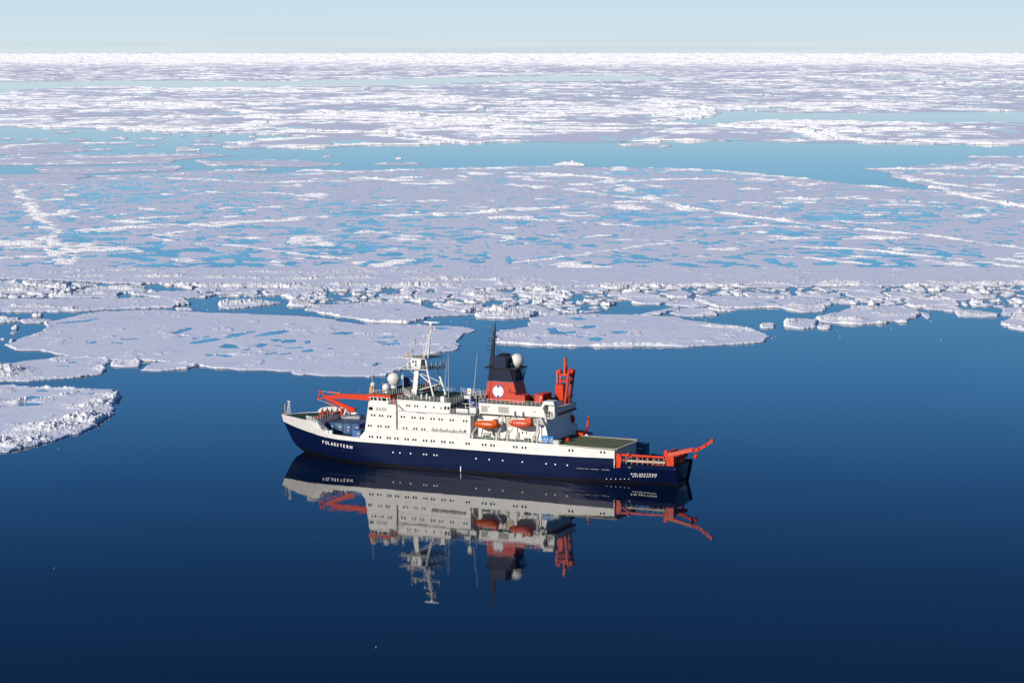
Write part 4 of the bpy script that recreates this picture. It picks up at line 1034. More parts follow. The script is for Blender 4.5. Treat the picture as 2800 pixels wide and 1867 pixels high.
# raised starboard bulwark with brackets
bw = MB(); pr = [(8.6, 10.6), (9.4, 11.3), (11, 11.55), (14, 11.6), (16.5, 11.4), (18.2, 10.9), (19.2, 9.9)]
for (a0, z0), (a1, z1) in zip(pr[:-1], pr[1:]):
    p, q = (a0, stbd(a0, 10) - 0.15), (a1, stbd(a1, 10) - 0.15)
    bw.hexa([(p[0], p[1], 9.9), (q[0], q[1], 9.9), (q[0], q[1] + .14, 9.9), (p[0], p[1] + .14, 9.9)], [(p[0], p[1], z0), (q[0], q[1], z1), (q[0], q[1] + .14, z1), (p[0], p[1] + .14, z0)])
bw.build('raised_bulwark', WHITE, ship)
for a in (9.6, 10.8, 12.0, 13.4, 15.0, 16.6):
    t0 = stbd(a, 10) - 0.15; z1 = interp(a, pr)
    MB().add([(a, t0, 10.0), (a, t0 - 1.3, 10.0), (a, t0, z1), (a + .1, t0, 10.0), (a + .1, t0 - 1.3, 10.0), (a + .1, t0, z1)], [(0, 1, 2), (3, 5, 4), (0, 3, 4, 1), (1, 4, 5, 2), (0, 2, 5, 3)]).build('bracket', WHITE, ship)
# port fairlead frames
pf_ = MB()
for i, a in enumerate((13.6, 14.1, 14.6, 15.1, 15.6)):
    t0 = port(a, 10) + 0.3; pf_.bar((a, t0, 10.0), (a - 0.4, t0 + 0.1, 11.35), .14, .14); pf_.bar((a - .4, t0 + .1, 11.3), (a + .3, t0 + 2.0, 10.1), .10, .24)
pf_.bar((13.2, port(13.4, 10) + .4, 11.3), (15.4, port(15.6, 10) + .4, 11.3), .10, .10)
pf_.build('fairlead_frame', WHITE, ship)
# bow mast and jackstaff
t = MB(); t.tube((1.35, 0.2, 9.6), (1.35, 0.2, 12.65), 0.12)
bm_ = t.build('jackstaff', YELLOW, ship)
m = MB()
for p, q in (((1.75, .3, 9.7), (2.45, .3, 13.3)), ((2.5, .5, 9.8), (2.55, .4, 13.4)), ((3.05, .3, 9.8), (2.75, .3, 13.3)), ((2.6, -.5, 9.8), (2.6, 0, 13))): m.tube(p, q, .05)
for k in range(6): z = 10.3 + .5 * k; m.bar((1.85 + .11 * k, .3, z), (3.0 - .04 * k, .3, z), .05, .05)
m.box(2.2, 3.0, .1, .5, 13.2, 13.45); m.build('bow_light_mast', MASTW, ship)
# winches
w = MB()
w.lathe((13.9, -0.6, 10.75), [(.75, -1.1), (.75, -.9), (.42, -.85), (.42, .85), (.75, .9), (.75, 1.1)], 14, 'y')
w.box(13.2, 14.6, -2.3, -1.8, 10.0, 11.2); w.box(12.2, 13.0, 0.6, 2.2, 10.0, 10.8); w.build('anchor_winch', DRED, ship)
w = MB(); w.lathe((15.0, 3.8, 10.6), [(.55, -1.2), (.55, -1.0), (.3, -.9), (.3, .9), (.55, 1.0), (.55, 1.2)], 12, 'y'); w.box(14.4, 15.4, 1.4, 2.0, 10.0, 10.8); w.box(13.6, 15.3, -4.6, -2.8, 10.0, 10.6); w.build('mooring_winch', DRED, ship)
w = MB(); w.lathe((12.4, 4.5, 10.0), [(.4, 0), (.3, .5), (.45, .9)], 12); w.build('capstan', DRED, ship)
MB().box(15.2, 15.6, 5.2, 7.0, 10, 10.7).build('fairlead_roller', RED, ship)
MB().rail([(15.5, -9.6, 10.1), (15.5, 5, 10.1)], step=1.3).build('railing', RAILM, ship)
st_ = MB()
for t0 in (-11.3, -10.5): st_.bar((16.0, t0, 10.4), (20.6, t0, 7.0), .10, .28)
for k in range(10): a = 16.3 + .45 * k; st_.box(a, a + .28, -11.25, -10.5, 10.1 - .333 * k, 10.15 - .333 * k)
st_.rail([(16.0, -11.4, 10.4), (20.6, -11.4, 7.0)], step=1.2); st_.rail([(16.0, -10.3, 10.4), (20.6, -10.3, 7.0)], step=1.2)
st_.build('forward_stairway', RAILM, ship)
for a in (20.1, 21.3): MB().box(a, a + .95, -11.6, -10.8, 6.3, 8.2).build('deck_cabinet', WHITE, ship, bevel=.04)
MB().bar((17.4, 4.0, 10.0), (18.3, 4.2, 12.2), .7, .35, .5, .3).build('white_ventilator', WHITE, ship)
MB().box(16.8, 17.3, 3.2, 3.7, 10, 11.9).build('red_post', RED, ship)
# freeing ports, rubbing strake, hull openings
MB().box(20.2, 21.1, port(20.6, 6.8) - .04, port(20.6, 6.8) + .2, 6.45, 7.2).build('hull_recess', GRILLE, ship)

# ---- superstructure
PT = -12.93
sup = empty('superstructure', parent=ship)
def sbox(name, mat, *b, **k): return MB().box(*b).build(name, mat, sup, **k)
MB().prism([(32.72, 9.0), (41.9, 9.0), (41.9, 16.45), (39.6, 16.45), (39.6, 16.95), (33.95, 16.95)], PT, 9.52).build('forward_block', WHITE, sup)
# bridge
bp = [(33.95, PT), (40.2, PT), (41.4, -2.0), (43.4, 7.0), (43.4, 9.5), (33.95, 9.5)]
MB().plan([(34.35, PT + .35)] + [(40.0, PT + .35), (41.2, -2.0), (43.2, 7.0), (43.2, 9.3), (34.35, 9.3)], 16.95, 17.15).build('bridge_sill', WHITE, sup)
wb_ = MB(); n = len(bp)
cb = [(x + (.45 if i in (0, 5) else -.25), y + (.3 if i in (0, 1) else 0), 17.1) for i, (x, y) in enumerate(bp)]
wb_.add(cb + [(x, y, 18.15) for x, y in bp], [tuple(range(n)), tuple(range(2 * n - 1, n - 1, -1))] + [(i, (i + 1) % n, (i + 1) % n + n, i + n) for i in range(n)])
wb_.build('bridge_wall', WHITE, sup)
MB().plan([(x + (-.12 if i in (0, 5) else .12), y + (-.08 if i < 2 else 0)) for i, (x, y) in enumerate(bp)], 18.15, 18.85).build('red_fascia', RED, sup)
MB().plan([(x + (.05 if i in (0, 5) else -.05), y) for i, (x, y) in enumerate(bp)], 18.85, 18.9).build('bridge_roof', GREEN, sup)
def bridge_pane(x0, x1):
    y = lambda z: PT + .3 * (18.15 - z) / 1.05
    m = MB(); z0, z1 = 17.22, 17.98
    m.hexa([(x0 + .12, y(z0) - .03, z0), (x1 - .04, y(z0) - .03, z0), (x1 - .04, y(z0) + .04, z0), (x0 + .12, y(z0) + .04, z0)], [(x0, y(z1) - .03, z1), (x1, y(z1) - .03, z1), (x1, y(z1) + .04, z1), (x0, y(z1) + .04, z1)])
    m.build('bridge_window', GLASS, sup)
for x0, x1 in ((34.35, 35.15), (35.35, 36.25), (36.65, 37.45), (37.7, 39.05), (39.4, 40.0)): bridge_pane(x0, x1)
for k in range(11):                                  # windows in the aft face of the bridge
    u0, u1 = (k + .18) / 11, (k + .82) / 11
    p = lambda u: (40.25 + 1.15 * u, PT + .4 + 10.5 * u) if True else None
    (x0, y0), (x1, y1) = p(u0), p(u1)
    MB().hexa([(x0 - .2, y0, 17.25), (x1 - .2, y1, 17.25), (x1 - .25, y1, 17.25), (x0 - .25, y0, 17.25)], [(x0 + .02, y0, 17.95), (x1 + .02, y1, 17.95), (x1 - .1, y1, 17.95), (x0 - .1, y0, 17.95)]).build('bridge_aft_window', GLASS, sup)
sbox('red_door', RED, 40.75, 41.35, PT + .45, PT + .6, 16.5, 18.0)
sbox('bridge_wing_deck', GREEN, 39.6, 41.9, PT, -11.5, 16.45, 16.5)
MB().rail([(39.7, PT + .05, 16.5), (41.9, PT + .05, 16.5)], step=.8).build('railing', RAILM, sup)
# aft of the bridge: block B, lower levels recessed behind a walkway
PB = -12.3
MB().box(41.9, 63.0, PB, 8.9, 9.0, 15.0).build('middle_block', WHITE, sup)
sbox('deck_edge', WHITE, 41.9, 64.4, PT + .15, 9.2, 14.9, 15.04)
sbox('boat_deck', GREEN, 57.3, 64.4, PT + .25, 9.1, 15.04, 15.08)
MB().box(41.9, 63.2, PT + .02, PT + .10, 9.0, 9.95).build('walkway_bulwark', WHITE, sup)
sbox('deck_line', GRILLE, 42.0, 62.9, PB - .03, PB, 12.05, 12.1)
MB().prism([(41.9, 15.04), (57.0, 15.04), (57.4, 17.7), (41.9, 17.7)], PB, 6.0).build('upper_block', WHITE, sup)
MB().plan([(41.9, PB - .25), (57.5, PB - .25), (57.3, 6.2), (43.6, 6.2)], 17.7, 17.84).build('upper_deck_edge', WHITE, sup)
MB().plan([(41.95, PB - .15), (57.35, PB - .15), (57.15, 6.1), (43.65, 6.1)], 17.84, 17.88).build('upper_deck', GREEN, sup)
MB().prism([(50.9, 15.55), (51.6, 15.1), (57.3, 15.1), (57.3, 15.75), (57.22, 15.75), (57.22, 15.2), (51.65, 15.2), (51.0, 15.6)], PT + .1, PT + .2).build('balcony_rail', WHITE, sup)
for k in range(10):
    y0 = PB + .5 + k * 1.75
    MB().hexa([(57.1, y0, 16.2), (57.1, y0 + 1.1, 16.2), (57.2, y0 + 1.1, 16.2), (57.2, y0, 16.2)], [(57.3, y0, 17.2), (57.3, y0 + 1.1, 17.2), (57.42, y0 + 1.1, 17.2), (57.42, y0, 17.2)]).build('aft_lookout_window', GLASS, sup)
MB().rail([(42.2, PB - .15, 17.88), (57.3, PB - .15, 17.88), (57.2, 6.0, 17.88), (43.8, 6.0, 17.88)], step=1.2).build('railing', RAILM, sup)
MB().rail([(57.4, PT + .3, 15.08), (64.3, PT + .3, 15.08)], step=1.0).build('railing', RAILM, sup)
MB().rail([(34.1, PT + .1, 18.9), (40.2, PT + .1, 18.9), (41.4, -2, 18.9), (43.3, 7, 18.9)], step=1.0).build('railing', RAILM, sup)
s2 = MB()
for t0 in (-7.3, -6.5): s2.bar((40.9, t0, 18.9), (43.2, t0, 17.9), .1, .2); s2.rail([(40.9, t0, 18.9), (43.2, t0, 17.9)], step=.8)
for k in range(6): s2.box(41.0 + .37 * k, 41.3 + .37 * k, -7.3, -6.5, 18.7 - .15 * k, 18.75 - .15 * k)
s2.build('bridge_stair', RAILM, sup)
s3 = MB()
for t0 in (-12.75, -12.35): s3.bar((42.2, t0, 16.4), (43.8, t0, 15.1), .08, .25)
s3.build('side_stair', GRAY, sup)
MB().box(54.6, 55.7, PT + .3, -11.6, 17.88, 19.3).build('ventilator_box', WHITE, sup, bevel=.03)
# small gear on the upper deck
g = MB()
for a, t0, h in ((47.6, -9.5, 1.3), (49.3, -9.8, 1.5), (50.4, -10.2, 0.9)): g.tube((a, t0, 17.88), (a, t0, 17.88 + h), .22)
g.bar((47.0, -9.5, 19.6), (48.2, -9.5, 19.6), .06, .06); g.bar((60.9, -2, 18), (60.9, -2, 20), .12, .12); g.build('deck_standards', WHITE, sup)
# windows in pairs along the port side
WV = [(-.21, 0, -.3), (.21, 0, -.3), (.21, 0, .3), (-.21, 0, .3)]
wme = bpy.data.meshes.new('window')
wme.from_pydata([(x, -.03, z) for x, _, z in WV] + [(x, .03, z) for x, _, z in WV], [], [(0, 1, 2, 3), (7, 6, 5, 4), (0, 4, 5, 1), (1, 5, 6, 2), (2, 6, 7, 3), (3, 7, 4, 0)]); wme.materials.append(GLASS)
def window(parent, a, t0, z, sc=1.0):
    o = link(bpy.data.objects.new('window', wme), parent); o.location = (a, t0, z)
    if sc != 1.0: o.scale = (sc, 1, sc)
R1 = [(34.15, 34.95), (36.4, 37.3), (39.4, 40.15), (41.6, 42.4), (44.6, 45.4), (46.85, 47.6), (49.9, 50.75), (52.1, 52.9), (55.15, 55.95), (57.5, 58.3), (62.1, 62.9), (66.75, 67.6), (69.1, 69.95), (63.6 + 11.9, 76.3), (77.9, 78.8), (91.3 - .5, 91.7), (99.2, 100.1)]
for p, q in R1:
    for a in (p, q): window(white, a, port(a, 7.6) - .02, 7.6 if a < 90 else 7.75)
R2 = [(33.9, 34.6), (36.7, 37.5), (38.95, 39.7), (43.8, 44.65), (46.85, 47.6), (49.15, 49.9), (52.2, 53.0), (55.25, 56.05), (57.6, 58.4)]
for p, q in R2:
    for a in (p, q): window(sup, a, (PT if a < 41.9 else PB) - .02, 10.5 if a < 41.9 else 10.4, .95)
R3 = [(34.82, 35.65), (37.21, 37.98), (39.58, 40.35), (43.2, 44.0), (46.3, 47.1), (48.7, 49.45), (51.75, 52.6), (54.1, 54.9), (57.3, 58.1), (61.1, 61.9)]
for p, q in R3:
    for a in (p, q): window(sup, a, (PT if a < 41.9 else PB) - .02, 13.3, .95)
for a in (44.75, 45.5, 47.1, 47.85, 50.2, 52.6): window(sup, a, PB - .02, 16.35, .9)
window(sup, 54.6, PB - .02, 16.25, .75); window(sup, 55.85, PB - .02, 16.35, 1.35); window(sup, 56.75, PB - .02, 16.35, 1.25)
for x0, x1, mt in ((33.95, 35.15, GLASS), (36.1, 36.75, GRILLE), (36.95, 37.5, GRILLE), (37.75, 39.1, GRILLE)): MB().box(x0, x1, PT - .03, PT + .02, 14.6, 15.45).build('louvre' if mt is GRILLE else 'dark_opening', mt, sup)
vt = MB()
for a, z in ((44, 15.0), ): vt.box(41.95, 62.9, PB - .02, PB, 14.1, 14.13)
vt.build('weld_line', GRILLE, sup)
def text(body, a, t0, z, size, mat, parent, sx=1.3, name='lettering', rz=0.0):
    cu = bpy.data.curves.new(name, 'FONT'); cu.body = body; cu.size = size; cu.extrude = .01; cu.offset = size * .022; cu.align_x = 'LEFT'
    cu.materials.append(mat); o = bpy.data.objects.new(name, cu); COL.objects.link(o); bpy.context.view_layer.update()
    me = bpy.data.meshes.new_from_object(o.evaluated_get(bpy.context.evaluated_depsgraph_get())); bpy.data.objects.remove(o)
    if not me.materials: me.materials.append(mat)
    o = link(bpy.data.objects.new(name, me), parent)
    o.location = (a, t0, z); o.rotation_euler = (math.pi / 2, 0, rz); o.scale = (sx, 1, 1)
    return o

text('WWW.AWI.DE', 47.6, PB - .04, 14.45, .42, GRAY, sup, 1.0)
# life raft canisters on the lower walkway
for a in (52.8, 54.9, 56.8, 58.7, 60.6):
    rk = empty('life_raft_rack', (a, PT + .05, 10.6), parent=sup)
    for dx in (-.35, .35): MB().lathe((dx, 0, .3), [(.05, -.62), (.3, -.58), (.3, .58), (.05, .62)], 10, 'x').build('life_raft', WHITE, rk, smooth=False)
    MB().bar((-1, 0, -.1), (1, 0, -.1), .1, .1).bar((-.9, .1, -.1), (-.9, .1, .8), .06, .06).bar((.9, .1, -.1), (.9, .1, .8), .06, .06).build('cradle', RAILM, rk)
MB().rail([(42.0, PT + .05, 9.9), (63.0, PT + .05, 9.9)], h=.35, rails=1, step=2.0).build('railing', RAILM, sup)

# ---- engine casing block with the boat bay
cas = empty('engine_casing', parent=ship)
MB().prism([(63.0, 9.0), (84.3, 9.0), (82.3, 15.0), (63.0, 15.0)], -9.5, 7.6).build('boat_bay_wall', WHITE, cas)
MB().prism([(64.1, 15.1), (83.0, 15.1), (81.9, 17.75), (64.1, 17.75)], -9.5, 7.0).build('casing_wall', WHITE, cas)
MB().box(62.9, 82.6, -10.4, 7.8, 14.98, 15.1).build('gallery_deck', GREEN, cas)
MB().box(64.0, 82.0, -9.65, 7.2, 17.75, 17.85).build('casing_top', WHITE, cas)
MB().box(64.1, 81.9, -9.55, 7.1, 17.85, 17.9).build('casing_deck', GREEN, cas)
MB().rail([(64.1, -9.5, 17.9), (81.3, -9.5, 17.9)], step=1.25).build('railing', RAILM, cas)
for x0, x1 in ((64.75, 66.5), (69.6, 71.0), (71.1, 72.5)):
    lv = empty('louvre_panel', parent=cas); MB().box(x0, x1, -9.56, -9.5, 15.55, 17.15).build('panel', GRILLE, lv)
    sl = MB()
    for k in range(12): sl.box(x0 + .05, x1 - .05, -9.6, -9.56, 15.62 + k * .125, 15.67 + k * .125)
    sl.build('slats', GRILLE, lv)
for a, z, s_ in ((67.0, 17.0, .5), (69.7, 9.9, .7), (76.4, 10.9, .8), (77.5, 10.9, .7), (73.6, 15.5, .5), (79.8, 16.3, .5)): window(cas, a, -9.53, z, s_)
# port wing wall aft of the boats (buttress), cabin and aft wall with red stripe
MB().prism([(80.9, 9.0), (84.4, 9.0), (83.4, 13.0), (82.2, 15.0), (80.9, 15.0)], -10.8, -9.5).build('buttress', WHITE, cas)
MB().prism([(83.0, 9.0), (84.4, 9.0), (82.9, 15.2), (81.5, 15.2)], -9.6, 7.4).build('hangar_aft_wall', WHITE, cas)
MB().box(82.0, 84.0, -7.6, 7.4, 15.1, 16.9).build('upper_aft_wall', WHITE, cas)
MB().box(81.9, 84.12, -7.7, 7.5, 15.0, 15.6).build('red_stripe', DRED, cas)
MB().box(81.0, 84.2, -7.8, 7.6, 16.9, 17.0).build('top_deck_edge', GRAY, cas)
cb_ = MB(); cb_.prism([(81.6, 17.9), (82.3, 19.3), (84.9, 19.3), (85.3, 18.5), (84.9, 18.4), (82.6, 18.4), (82.0, 17.4)], -9.6, -6.4); cb_.build('control_canopy', WHITE, cas)
MB().box(83.2, 84.9, -8.6, -6.6, 15.1, 18.4).build('control_cabin', WHITE, cas)
MB().rail([(82.4, -10.2, 15.1), (85.0, -9.9, 15.1), (85.0, -7.7, 15.1)], step=.6).build('railing', RAILM, cas)
MB().box(82.2, 85.1, -10.3, -7.4, 14.95, 15.1).build('lookout_deck', WHITE, cas)
for x0 in (73.9, 76.2): MB().box(x0, x0 + .5, -10.3, -9.5, 15.1, 16.3).build('gallery_locker', WHITE, cas)

# ---- lifeboats and davits
def lifeboat(a0, a1, z0, z1, mat, label, house):
    L = a1 - a0; r = on_ship('lifeboat', (a0 + a1) / 2, -12.3, z0, label, 'lifeboat')
    h = z1 - z0; v = []; f = []; ns = 13; prof = [(0, 0), (.62, .05), (.95, .28), (1.0, .52), (.97, .54), (.85, .78), (.5, .97), (0, 1.0)]
    for i in range(ns):
        u = i / (ns - 1); x = -L / 2 + L * u; e = (1 - abs(2 * u - 1) ** 3.2) ** .6; sheer = .12 * (2 * u - 1) ** 2
        row = []
        for sgn, idx in ((-1, range(8)), (1, range(6, 0, -1))):
            for k in idx:
                w, zz = prof[k]; lo = zz < .53
                row.append((x * (1 if lo else .96), sgn * 1.35 * w * max(e, .02), h * ((zz - .5) * (.55 + .45 * e) + .5 + (sheer if lo else -.1 * (2 * u - 1) ** 2))))
        v += row
    m = 14
    for i in range(ns - 1):
        for k in range(m): f.append((i * m + k, i * m + (k + 1) % m, (i + 1) * m + (k + 1) % m, (i + 1) * m + k))
    hb_ = MB(); hb_.v = v; hb_.f = f + [tuple(range(m)), tuple(range((ns - 1) * m, ns * m))]; hb_.build('hull_shell', mat, r, smooth=False)
    MB().prism([(L * (.26 if house == 1 else .30), h * .75), (L * .44, h * .72), (L * .40, h * 1.22), (L * .28, h * 1.22)] if house == 1 else [(L * .18, h * .8), (L * .46, h * .72), (L * .44, h * 1.30), (L * .2, h * 1.28)], -.8, .8).build('steering_cabin', mat, r)
    MB().box(-L * .47, L * .47, -1.40, 1.40, h * .50, h * .55).build('rubbing_strake', mat, r)
    for k in range(6): MB().box(-L * .36 + k * L * .12, -L * .33 + k * L * .12, -1.28, -1.0, h * .62, h * .70).build('hatch_window', LETTER, r)
    MB().bar((-L * .4, 0, h), (L * .3, 0, h * 1.05), .12, .12).build('lifting_rail', WHITE, r)
lifeboat(64.1, 71.2, 11.75, 13.8, ORANGE, 'bright orange enclosed lifeboat, the forward one on the port side of the ship', 1)
lifeboat(74.1, 80.6, 12.6, 14.65, SALMON, 'paler red-orange lifeboat, the aft one beneath the funnel side of the ship', 2)
for a in (63.7, 70.5, 73.6, 80.6):
    d = empty('davit', parent=ship)
    MB().bar((a, -12.7, 9.0), (a, -12.7, 10.3), .22, .3).bar((a, -12.7, 10.2), (a + .8, -11.6, 11.9), .2, .28).bar((a + .8, -11.6, 11.8), (a + .9, -10.2, 15.2), .2, .26).build('davit_arm', WHITE, d)
    MB().bar((a + .8, -10.2, 15.2), (a + .3, -12.4, 14.7), .18, .18).tube((a + .3, -12.4, 14.7), (a + .3, -12.4, 13.6), .05).build('davit_head', GRAY, d)
MB().bar((67.2, -9.7, 11.8), (69.2, -11.5, 9.1), .12, .5).build('gangway', WHITE, ship)
rl = MB().rail([(64.0, PT + .1, 9.0), (85.5, PT + .1, 9.0)], step=1.2); rl.build('boat_deck_railing', RAILM, ship)
MB().rail([(85.5, PT + .1, 9.0), (87.9, PT + .1, 9.0), (87.9, -11.6, 9.0)], step=.6).build('stair_railing', RAILM, ship)
MB().box(86.3, 87.7, PT + .3, -11.9, 9.0, 9.9).build('stair_locker', WHITE, ship)
# tall post with basket
pb = MB(); pb.tube((81.75, -12.6, 9.0), (81.75, -12.6, 13.5), .12); pb.hexa([(81.4, -12.9, 13.5), (82.1, -12.9, 13.5), (82.1, -12.3, 13.5), (81.4, -12.3, 13.5)], [(81.1, -13.1, 14.0), (82.4, -13.1, 14.0), (82.4, -12.1, 14.0), (81.1, -12.1, 14.0)])
pb.rail([(81.1, -13.1, 14), (82.4, -13.1, 14), (82.4, -12.1, 14), (81.1, -12.1, 14), (81.1, -13.1, 14)], h=1.1, step=.6); pb.build('observation_basket', WHITE, ship)
for a, s_ in ((67.4, 'forward dark green covered drum beneath the bright orange lifeboat'), (78.9, 'dark green covered drum beneath the aft lifeboat')):
    r = on_ship('covered_drum', a, -12.0, 9.0, s_, 'drum'); MB().lathe((0, 0, .5), [(.2, -.95), (.42, -.85), (.46, 0), (.42, .85), (.2, .95)], 12, 'x').build('cover', TARP, r); MB().box(-.7, .7, -.3, .3, 0, .15).build('cradle', GRAY, r)
for k, (a, w_) in enumerate(((82.9, 1.8), (84.9, 1.1))):
    r = on_ship('blue_crate', a, -11.9, 9.0, ('wider blue crate with pale patches at the foot of the white buttress', 'narrow blue crate beside the stair rail, right of the wider one')[k], 'crate')
    MB().box(0, w_, 0, 1.0, 0, 1.75).build('body', BBLUE, r)
    q = MB(); [q.box(.1 + .45 * i, .3 + .45 * i, -.03, 0, .4 + .5 * (i % 2), .7 + .5 * (i % 2)) for i in range(int(w_ / .45))]; q.build('label_plate', LETTER, r)
MB().box(80.6, 81.2, -9.9, -9.6, 9.0, 11.2).build('dark_red_locker', DRED, ship)
for bb in ((68.0, 70.0, 10.4), (71.9, 72.6, 11.2), (65.6, 67.4, 10.2), (75.0, 75.5, 10.9), (79.2, 80.1, 10.3)): MB().box(bb[0], bb[1], -9.9, -9.55, 9.1, bb[2]).build('wall_equipment', GRILLE, ship)
MB().box(71.7, 74.0, -9.6, -9.52, 12.2, 14.4).build('tan_panel', paint('tan_panel_paint', (0.50, 0.42, 0.30), .6, dirt=.3), ship)

# ---- funnel
fun = empty('funnel', parent=ship)
def taper(mat, name, z0, z1, b0, b1, parent=fun):
    (x0, x1, y0, y1), (X0, X1, Y0, Y1) = b0, b1
    return MB().hexa([(x0, y0, z0), (x1, y0, z0), (x1, y1, z0), (x0, y1, z0)], [(X0, Y0, z1), (X1, Y0, z1), (X1, Y1, z1), (X0, Y1, z1)]).build(name, mat, parent)
taper(FRED, 'red_casing', 17.9, 22.8, (63.3, 72.7, -4.0, 2.4), (63.95, 71.35, -4.0, 2.2))
taper(NAVY2, 'navy_band', 22.95, 26.1, (63.95, 71.3, -4.0, 2.2), (64.5, 70.3, -4.0, 2.0))
MB().box(63.8, 71.5, -4.1, 2.3, 22.78, 22.97).build('grey_band', paint('grey_blue_band', (.05, .07, .12), .5), fun)
rb = MB()
for k in range(17): x = 64.35 + .38 * k; rb.hexa([(x, -4.06, 23.0), (x + .12, -4.06, 23.0), (x + .12, -4.0, 23.0), (x, -4.0, 23.0)], [(x * .93 + 4.7, -4.06, 26.05), (x * .93 + 4.82, -4.06, 26.05), (x * .93 + 4.82, -4.0, 26.05), (x * .93 + 4.7, -4.0, 26.05)])
rb.build('louvre_ribs', BLACK, fun)
MB().box(63.2, 72.3, -4.3, 2.6, 26.1, 26.4).build('platform', BLACK, fun)
MB().prism([(65.2, 26.4), (69.0, 26.4), (68.8, 29.35), (65.5, 29.35)], -3.6, -.4).build('inner_stack', NAVY2, fun)
MB().lathe((67.4, -.4, 26.4), [(1.45, 0), (1.38, 3.3), (1.2, 3.3), (1.2, 2.8)], 18).build('exhaust_stack', BLACK, fun)
lt = MB()
for k in range(7): lt.bar((70.4 + .22 * k, -3.6, 26.1), (71.0 + .1 * k, -3.6, 23.0), .07, .07); lt.bar((70.4 + .22 * k, 2.0, 26.1), (71.0 + .1 * k, 2.0, 23.0), .07, .07)
lt.bar((72.2, -1.0, 26.1), (71.2, -1.0, 22.9), .12, .12); lt.bar((72.2, 2.2, 26.1), (71.4, 2.0, 22.9), .12, .12); lt.bar((70.6, -3.9, 26.1), (72.0, -3.9, 23.1), .08, .08)
lt.build('strut_lattice', BLACK, fun)
dm = empty('radome', parent=fun)
MB().ball((70.15, 1.0, 27.95), 1.78, 28, 16).build('dome', CREAM, dm, smooth=True)
MB().lathe((70.15, 1.0, 26.4), [(1.0, 0), (1.0, .35)], 16).build('dome_base', CREAM, dm)
MB().box(68.95, 69.2, -.55, -.45, 27.2, 27.5).build('hatch', BLACK, dm)
for a in (64.0, 65.1): MB().box(a, a + .62, -4.05, -3.98, 18.0, 19.9).build('door', DRED, fun)
MB().box(70.9, 72.7, -6.0, -4.0, 17.9, 20.3).build('red_locker', FRED, fun)
MB().box(72.8, 75.5, -6.1, -2.6, 17.9, 19.9).build('red_locker', FRED, fun)
MB().box(75.5, 76.9, -2.5, 1.5, 17.9, 19.2).build('red_duct', DRED, fun)
ld = MB().bar((70.2, -4.1, 18), (70.2, -4.1, 21.2), .05, .05).bar((70.6, -4.1, 18), (70.6, -4.1, 21.2), .05, .05)
for k in range(8): ld.bar((70.2, -4.1, 18.2 + .38 * k), (70.6, -4.1, 18.2 + .38 * k), .04, .04)
ld.build('ladder', DRED, fun)
# emblem: white disc, blue rim and meridians, two blue discs, small star disc
em = empty('emblem', parent=fun); ex, ez, er = 67.05, 20.25, 1.52
def disc(x, z, r, y, mat, name, n=32): return MB().lathe((x, y, z), [(r, 0), (r, .02)], n, 'y').build(name, mat, em)
disc(ex, ez, er + .09, -4.05, ROYAL, 'rim'); disc(ex, ez, er, -4.08, LETTER, 'globe')
ln = MB()
def arc(w):
    pts = [(ex + w * er * math.cos(t_), ez + er * .98 * math.sin(t_)) for t_ in np.linspace(-math.pi / 2, math.pi / 2, 13)]
    for p, q in zip(pts[:-1], pts[1:]): ln.bar((p[0], -4.09, p[1]), (q[0], -4.09, q[1]), .05, .02)
for w_ in (-.85, -.5, 0, .5, .85): arc(w_)
ln.bar((ex - er, -4.09, ez), (ex + er, -4.09, ez), .02, .05); ln.build('meridians', ROYAL, em)
disc(ex, ez + 1.25, .32, -4.12, ROYAL, 'pole_disc', 20); disc(ex, ez - 1.25, .32, -4.12, ROYAL, 'pole_disc', 20)
disc(ex + .95, ez + 1.95, .24, -4.12, ROYAL, 'star_disc', 16)
sr = MB()
for k in range(8):
    w_ = k * math.pi / 4; c_, s_ = math.cos(w_), math.sin(w_)
    sr.bar((ex + .95 + .26 * c_, -4.1, ez + 1.95 + .26 * s_), (ex + .95 + .44 * c_, -4.1, ez + 1.95 + .44 * s_), .1, .03)
sr.build('star_rays', LETTER, em)
# black mast with antennas
bmst = empty('funnel_mast', parent=ship)
MB().bar((63.25, 0, 26.3), (64.15, 0, 34.0), .9, 1.0, .38, .42).bar((64.15, 0, 34.0), (64.35, 0, 37.4), .45, .5, .16, .16).bar((64.35, 0, 37.4), (64.45, 0, 38.6), .06, .06).build('mast', BLACK, bmst)
MB().tube((62.6, 0, 26.3), (63.9, 0, 35.2), .07).bar((64.9, 0, 30.9), (66.4, 0, 29.4), .1, .1).bar((64.6, 0, 30.2), (65.5, 0, 29.3), .1, .1).box(64.3, 64.9, -.2, .2, 33.5, 34.0).build('mast_stay', BLACK, bmst)
for z in (35.6, 35.0, 33.4, 32.8, 31.4, 30.4):
    x = 63.15 + (z - 26.3) * .1
    an = MB().bar((x + .5, 0, z), (x - 1.55, 0, z), .06, .06)
    for j in range(3): an.bar((x - 1.5 + .45 * j, 0, z - .25), (x - 1.5 + .45 * j, 0, z + .3), .05, .05)
    an.build('antenna', BLACK, bmst)
for z in (36.6, 36.0, 34.2, 31.9): MB().bar((63.5, 0, z), (64.3, 0, z), .05, .05).bar((63.5, 0, z - .3), (63.5, 0, z + .5), .05, .05).build('antenna', BLACK, bmst)

